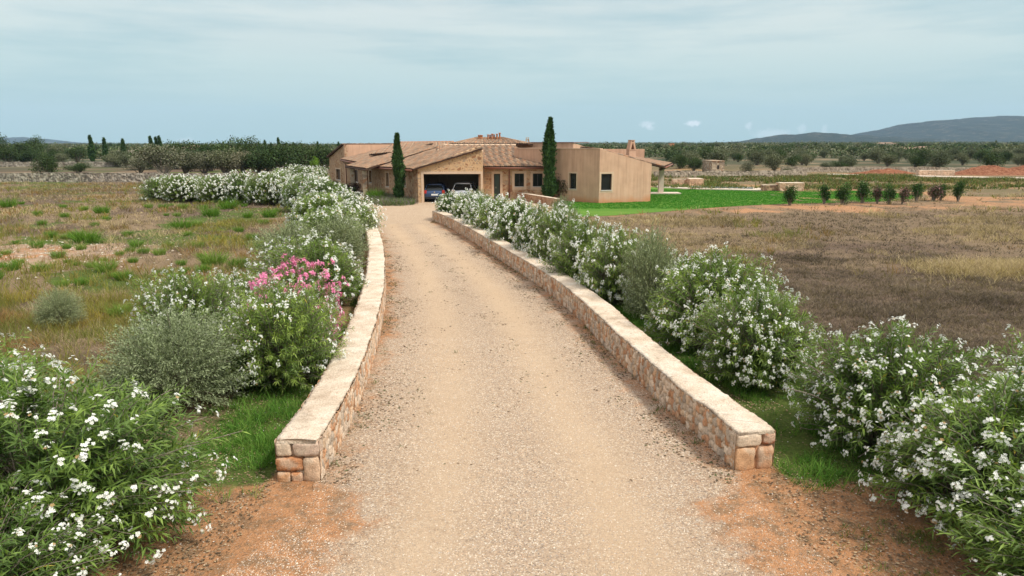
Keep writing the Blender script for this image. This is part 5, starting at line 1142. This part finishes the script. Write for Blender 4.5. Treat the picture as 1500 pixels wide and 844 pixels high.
specks('field_stones', X, Y, gz(X, Y), r.uniform(.02, .07, len(X)), [(.55, .48, .38), (.62, .56, .46), (.4, .32, .24)], 'pebble', 'pale stones scattered on the bare patch of the left field', 'stones', .5, 98)

# ------------------------------------------------------------------ distant buildings
def hut(px0, px1, yb, yt, dist, label, roof='flat', w='pale_wall', nm='farmhouse', dep=6, wins=2):
    X0 = AT(px0, 212, dist)[0]; X1 = AT(px1, 212, dist)[0]; zt = AT((px0+px1)/2, yt, dist)[2]; zb = float(gz((X0+X1)/2, dist))-.3; zt = max(zt, zb+2.)
    root = empty(nm, ((X0+X1)/2, dist, zb)); tag(root, label, 'building'); mb = MB(); hw_ = (X1-X0)/2; c = (X0+X1)/2
    h = zt-zb; wh = h*(.72 if roof != 'flat' else 1)
    mb.box((c, dist+dep/2, zb+wh/2), (2*hw_, dep, wh)); mb.build('wall', M[w], root)
    if roof == 'flat': m = MB(); m.box((c, dist+dep/2, zt+.06), (2*hw_+.2, dep+.2, .12)); m.build('roof', M[w], root)
    else:
        m = MB(); z0 = zb+wh+.01; V = [(X0-.3, dist-.3, z0), (X1+.3, dist-.3, z0), (X1+.3, dist+dep+.3, z0), (X0-.3, dist+dep+.3, z0), (X0+dep*.2, dist+dep/2, zt), (X1-dep*.2, dist+dep/2, zt)]
        m.add(V, [(0, 1, 5, 4), (1, 2, 5), (2, 3, 4, 5), (3, 0, 4), (3, 2, 1, 0)]); m.build('roof', M['pale_roof'], root)
    for k in range(wins):
        m = MB(); m.box((X0+2*hw_*(k+.6)/(wins+.2), dist-.02, zb+wh*.55), (min(1., hw_*.3), .06, wh*.3)); m.build('window', M['window_frame'], root)
hut(1045, 1063, 244, 236.5, 118, 'small pale stone hut beyond the dry stone wall, right of the veranda', w='rubble_far', nm='stone_hut', wins=1)
hut(1325, 1350, 226, 215, 300, 'left one of two long pale farmhouses on the plain before the big hill', 'hip', dep=12, wins=3)
hut(1351, 1380, 225, 214.5, 304, 'right one of two long pale farmhouses on the plain before the big hill', 'hip', dep=12, wins=4)
hut(981, 988, 216, 210.2, 600, 'orange watchtower like house on the horizon right of the chimney', w='terracotta', wins=1)
hut(260, 288, 222, 213, 190, 'low tan house with a tiled roof among the trees at left', 'hip', 'plaster', wins=2)
hut(365, 374, 226, 221, 190, 'small whitish gabled shed among the trees left of the house', 'hip', wins=1)
hut(170, 178, 226, 221, 190, 'tiny white hut behind the trees near the left cypresses', wins=1)
hut(1290, 1315, 212, 208.6, 700, 'wide tan farm building at the foot of the big hill', 'hip', dep=15, wins=2)
# palm behind the house
def palm():
    r = np.random.default_rng(4); q = AT(865, 213, 92); root = empty('palm_tree', (q[0], q[1], 0)); tag(root, 'palm crown showing above the roof of the plaster block', 'palm')
    P = np.array([[[q[0], q[1], z] for z in (0, 1.5, 3, 3.9)]]); v, f = stem_mesh(P, .25, .2, 9); mobj('trunk', v, [f], M['bark'], root, None, True)
    V = []; 
    B = []; D = []; L = []
    for k in range(26):
        a = r.uniform(0, 6.28); e = r.uniform(.2, 1.3); t = np.linspace(0, 1, 14); ln = 1.5; x = ln*t*math.cos(e); z = ln*t*math.sin(e)-.7*t**2
        p = np.stack([q[0]+x*math.cos(a), q[1]+x*math.sin(a), 3.9+z], 1)
        for s in (-1, 1): B.append(p[2:]); dd = np.stack([-math.sin(a)*s+t*0+math.cos(a)*.6, math.cos(a)*s+t*0+math.sin(a)*.6, t*0-.3], 1)[2:]; D.append(dd)
    B = np.concatenate(B); D = np.concatenate(D); v, f, c = leaf_mesh(B, D, .45, .09, np.tile([.05, .085, .035], (len(B), 1))*r.uniform(.7, 1.3, (len(B), 1)), 'quad'); mobj('crown', v, [f], M['tree_leaf'], root, c)
palm()

# ------------------------------------------------------------------ air
mb = MB(); mb.box((0, 3300, 185), (15400, 8400, 420)); o = mb.build('haze', None); tag(o, 'thin blue summer haze over the plain and hills', 'haze', None, 'stuff')
hm = bpy.data.materials.new('haze'); hm.use_nodes = True; nt = hm.node_tree; nt.nodes.remove(nt.nodes['Principled BSDF']); pv = nt.nodes.new('ShaderNodeVolumePrincipled')
pv.inputs['Color'].default_value = (.5, .72, 1., 1); pv.inputs['Density'].default_value = .000065; pv.inputs['Anisotropy'].default_value = 0
nt.links.new(pv.outputs[0], nt.nodes['Material Output'].inputs['Volume']); o.data.materials.append(hm)

# ------------------------------------------------------------------ sky and sun
AZ = R(62); EL = R(52)      # sun to the right and a little behind the viewer
sv = np.array([math.sin(AZ)*math.cos(EL), -math.cos(AZ)*math.cos(EL), math.sin(EL)])
w = bpy.data.worlds.new('World'); S.world = w; w.use_nodes = True; t = w.node_tree; bg = t.nodes['Background']; bg.inputs['Strength'].default_value = .1
sk = t.nodes.new('ShaderNodeTexSky'); sk.sky_type = 'NISHITA'; sk.sun_disc = False; sk.sun_elevation = EL; sk.sun_rotation = math.atan2(sv[0], sv[1]); sk.altitude = 50; sk.air_density = 1.2; sk.dust_density = 2.; sk.ozone_density = 1.5
class WT(NT):
    def __init__(s): s.t = t
W = WT(); tc = W.n('TexCoord').outputs['Generated']
mp = W.n('Mapping'); W.put(mp.inputs[0], tc); mp.inputs['Scale'].default_value = (1., 1., 4.2)
xyz = W.n('SeparateXYZ'); W.put(xyz.inputs[0], tc); z = xyz.outputs[2]
n1 = W.noise(mp.outputs[0], 1.9, 6, .55); mp2 = W.n('Mapping'); W.put(mp2.inputs[0], tc); mp2.inputs['Scale'].default_value = (.7, 1, 9.); mp2.inputs['Rotation'].default_value = (.1, .12, 0); n2 = W.noise(mp2.outputs[0], 2.6, 7, .6)
veil = W.ramp(z, [(0., (3.55, 5.15, 5.2)), (.1, (3.7, 5.2, 5.3)), (.22, (4.4, 5.5, 5.65)), (.5, (6.2, 6.9, 7.4)), (1., (9.5, 9.9, 10.3))])
cl = W.math('ADD', W.math('MULTIPLY', n1, .6), W.math('MULTIPLY', n2, .5)); ci = W.ramp(cl, [(.47, 0.), (.6, 1.)]); ci = W.math('MULTIPLY', ci, W.ramp(z, [(.03, .0), (.13, .8), (.4, .95)]))
veil = W.mix(ci, veil, W.mix(1., veil, (1.5, 1.24, 1.15), 'MULTIPLY')); 
dk = W.ramp(n2, [(.35, .35), (.55, 0.)]); veil = W.mix(W.math('MULTIPLY', dk, W.ramp(z, [(.02, 0.), (.12, 1.)])), veil, W.mix(1., veil, (.82, .86, .9), 'MULTIPLY'))
c = W.mix(.88, sk.outputs[0], veil)
# small fair weather clouds low over the horizon
for px, py, rx, ry, a in ((1015, 181, .0135, .0045, .75), (946, 182, .013, .0055, .45), (953, 187, .008, .004, .35), (1097, 184, .006, .006, .4), (1175, 189, .006, .008, .25), (1208, 190, .004, .008, .25), (1130, 196, .03, .007, .3), (270, 205, .012, .004, .2)):
    d = nrm(ray(px, py)); sb = W.n('VectorMath'); sb.operation = 'SUBTRACT'; W.put(sb.inputs[0], tc); sb.inputs[1].default_value = d; ml = W.n('VectorMath'); ml.operation = 'MULTIPLY'; W.put(ml.inputs[0], sb.outputs[0]); ml.inputs[1].default_value = (1/rx, 1/rx, 1/ry)
    ln = W.n('VectorMath'); ln.operation = 'LENGTH'; W.put(ln.inputs[0], ml.outputs[0]); nz = W.noise(tc, 160, 4, .6); dd = W.math('ADD', ln.outputs['Value'], W.math('MULTIPLY', W.math('SUBTRACT', nz, .5), 1.5))
    c = W.mix(W.math('MULTIPLY', W.ramp(dd, [(.45, 1.), (1.15, 0.)]), a), c, (7.2, 7.6, 7.9))
t.links.new(c, bg.inputs['Color'])
sl = bpy.data.lights.new('sun', 'SUN'); sl.energy = 3.2; sl.angle = R(10); sl.color = (1, .95, .86); so_ = bpy.data.objects.new('sun', sl); COL.objects.link(so_)
from mathutils import Vector
so_.rotation_euler = Vector(sv).to_track_quat('Z', 'Y').to_euler(); so_.location = (60, -20, 90)
S.view_settings.view_transform = 'Standard'; S.view_settings.look = 'None'; S.view_settings.exposure = .4; S.view_settings.gamma = 1
S.cycles.volume_bounces = 1; S.cycles.max_bounces = 8; S.cycles.transparent_max_bounces = 8
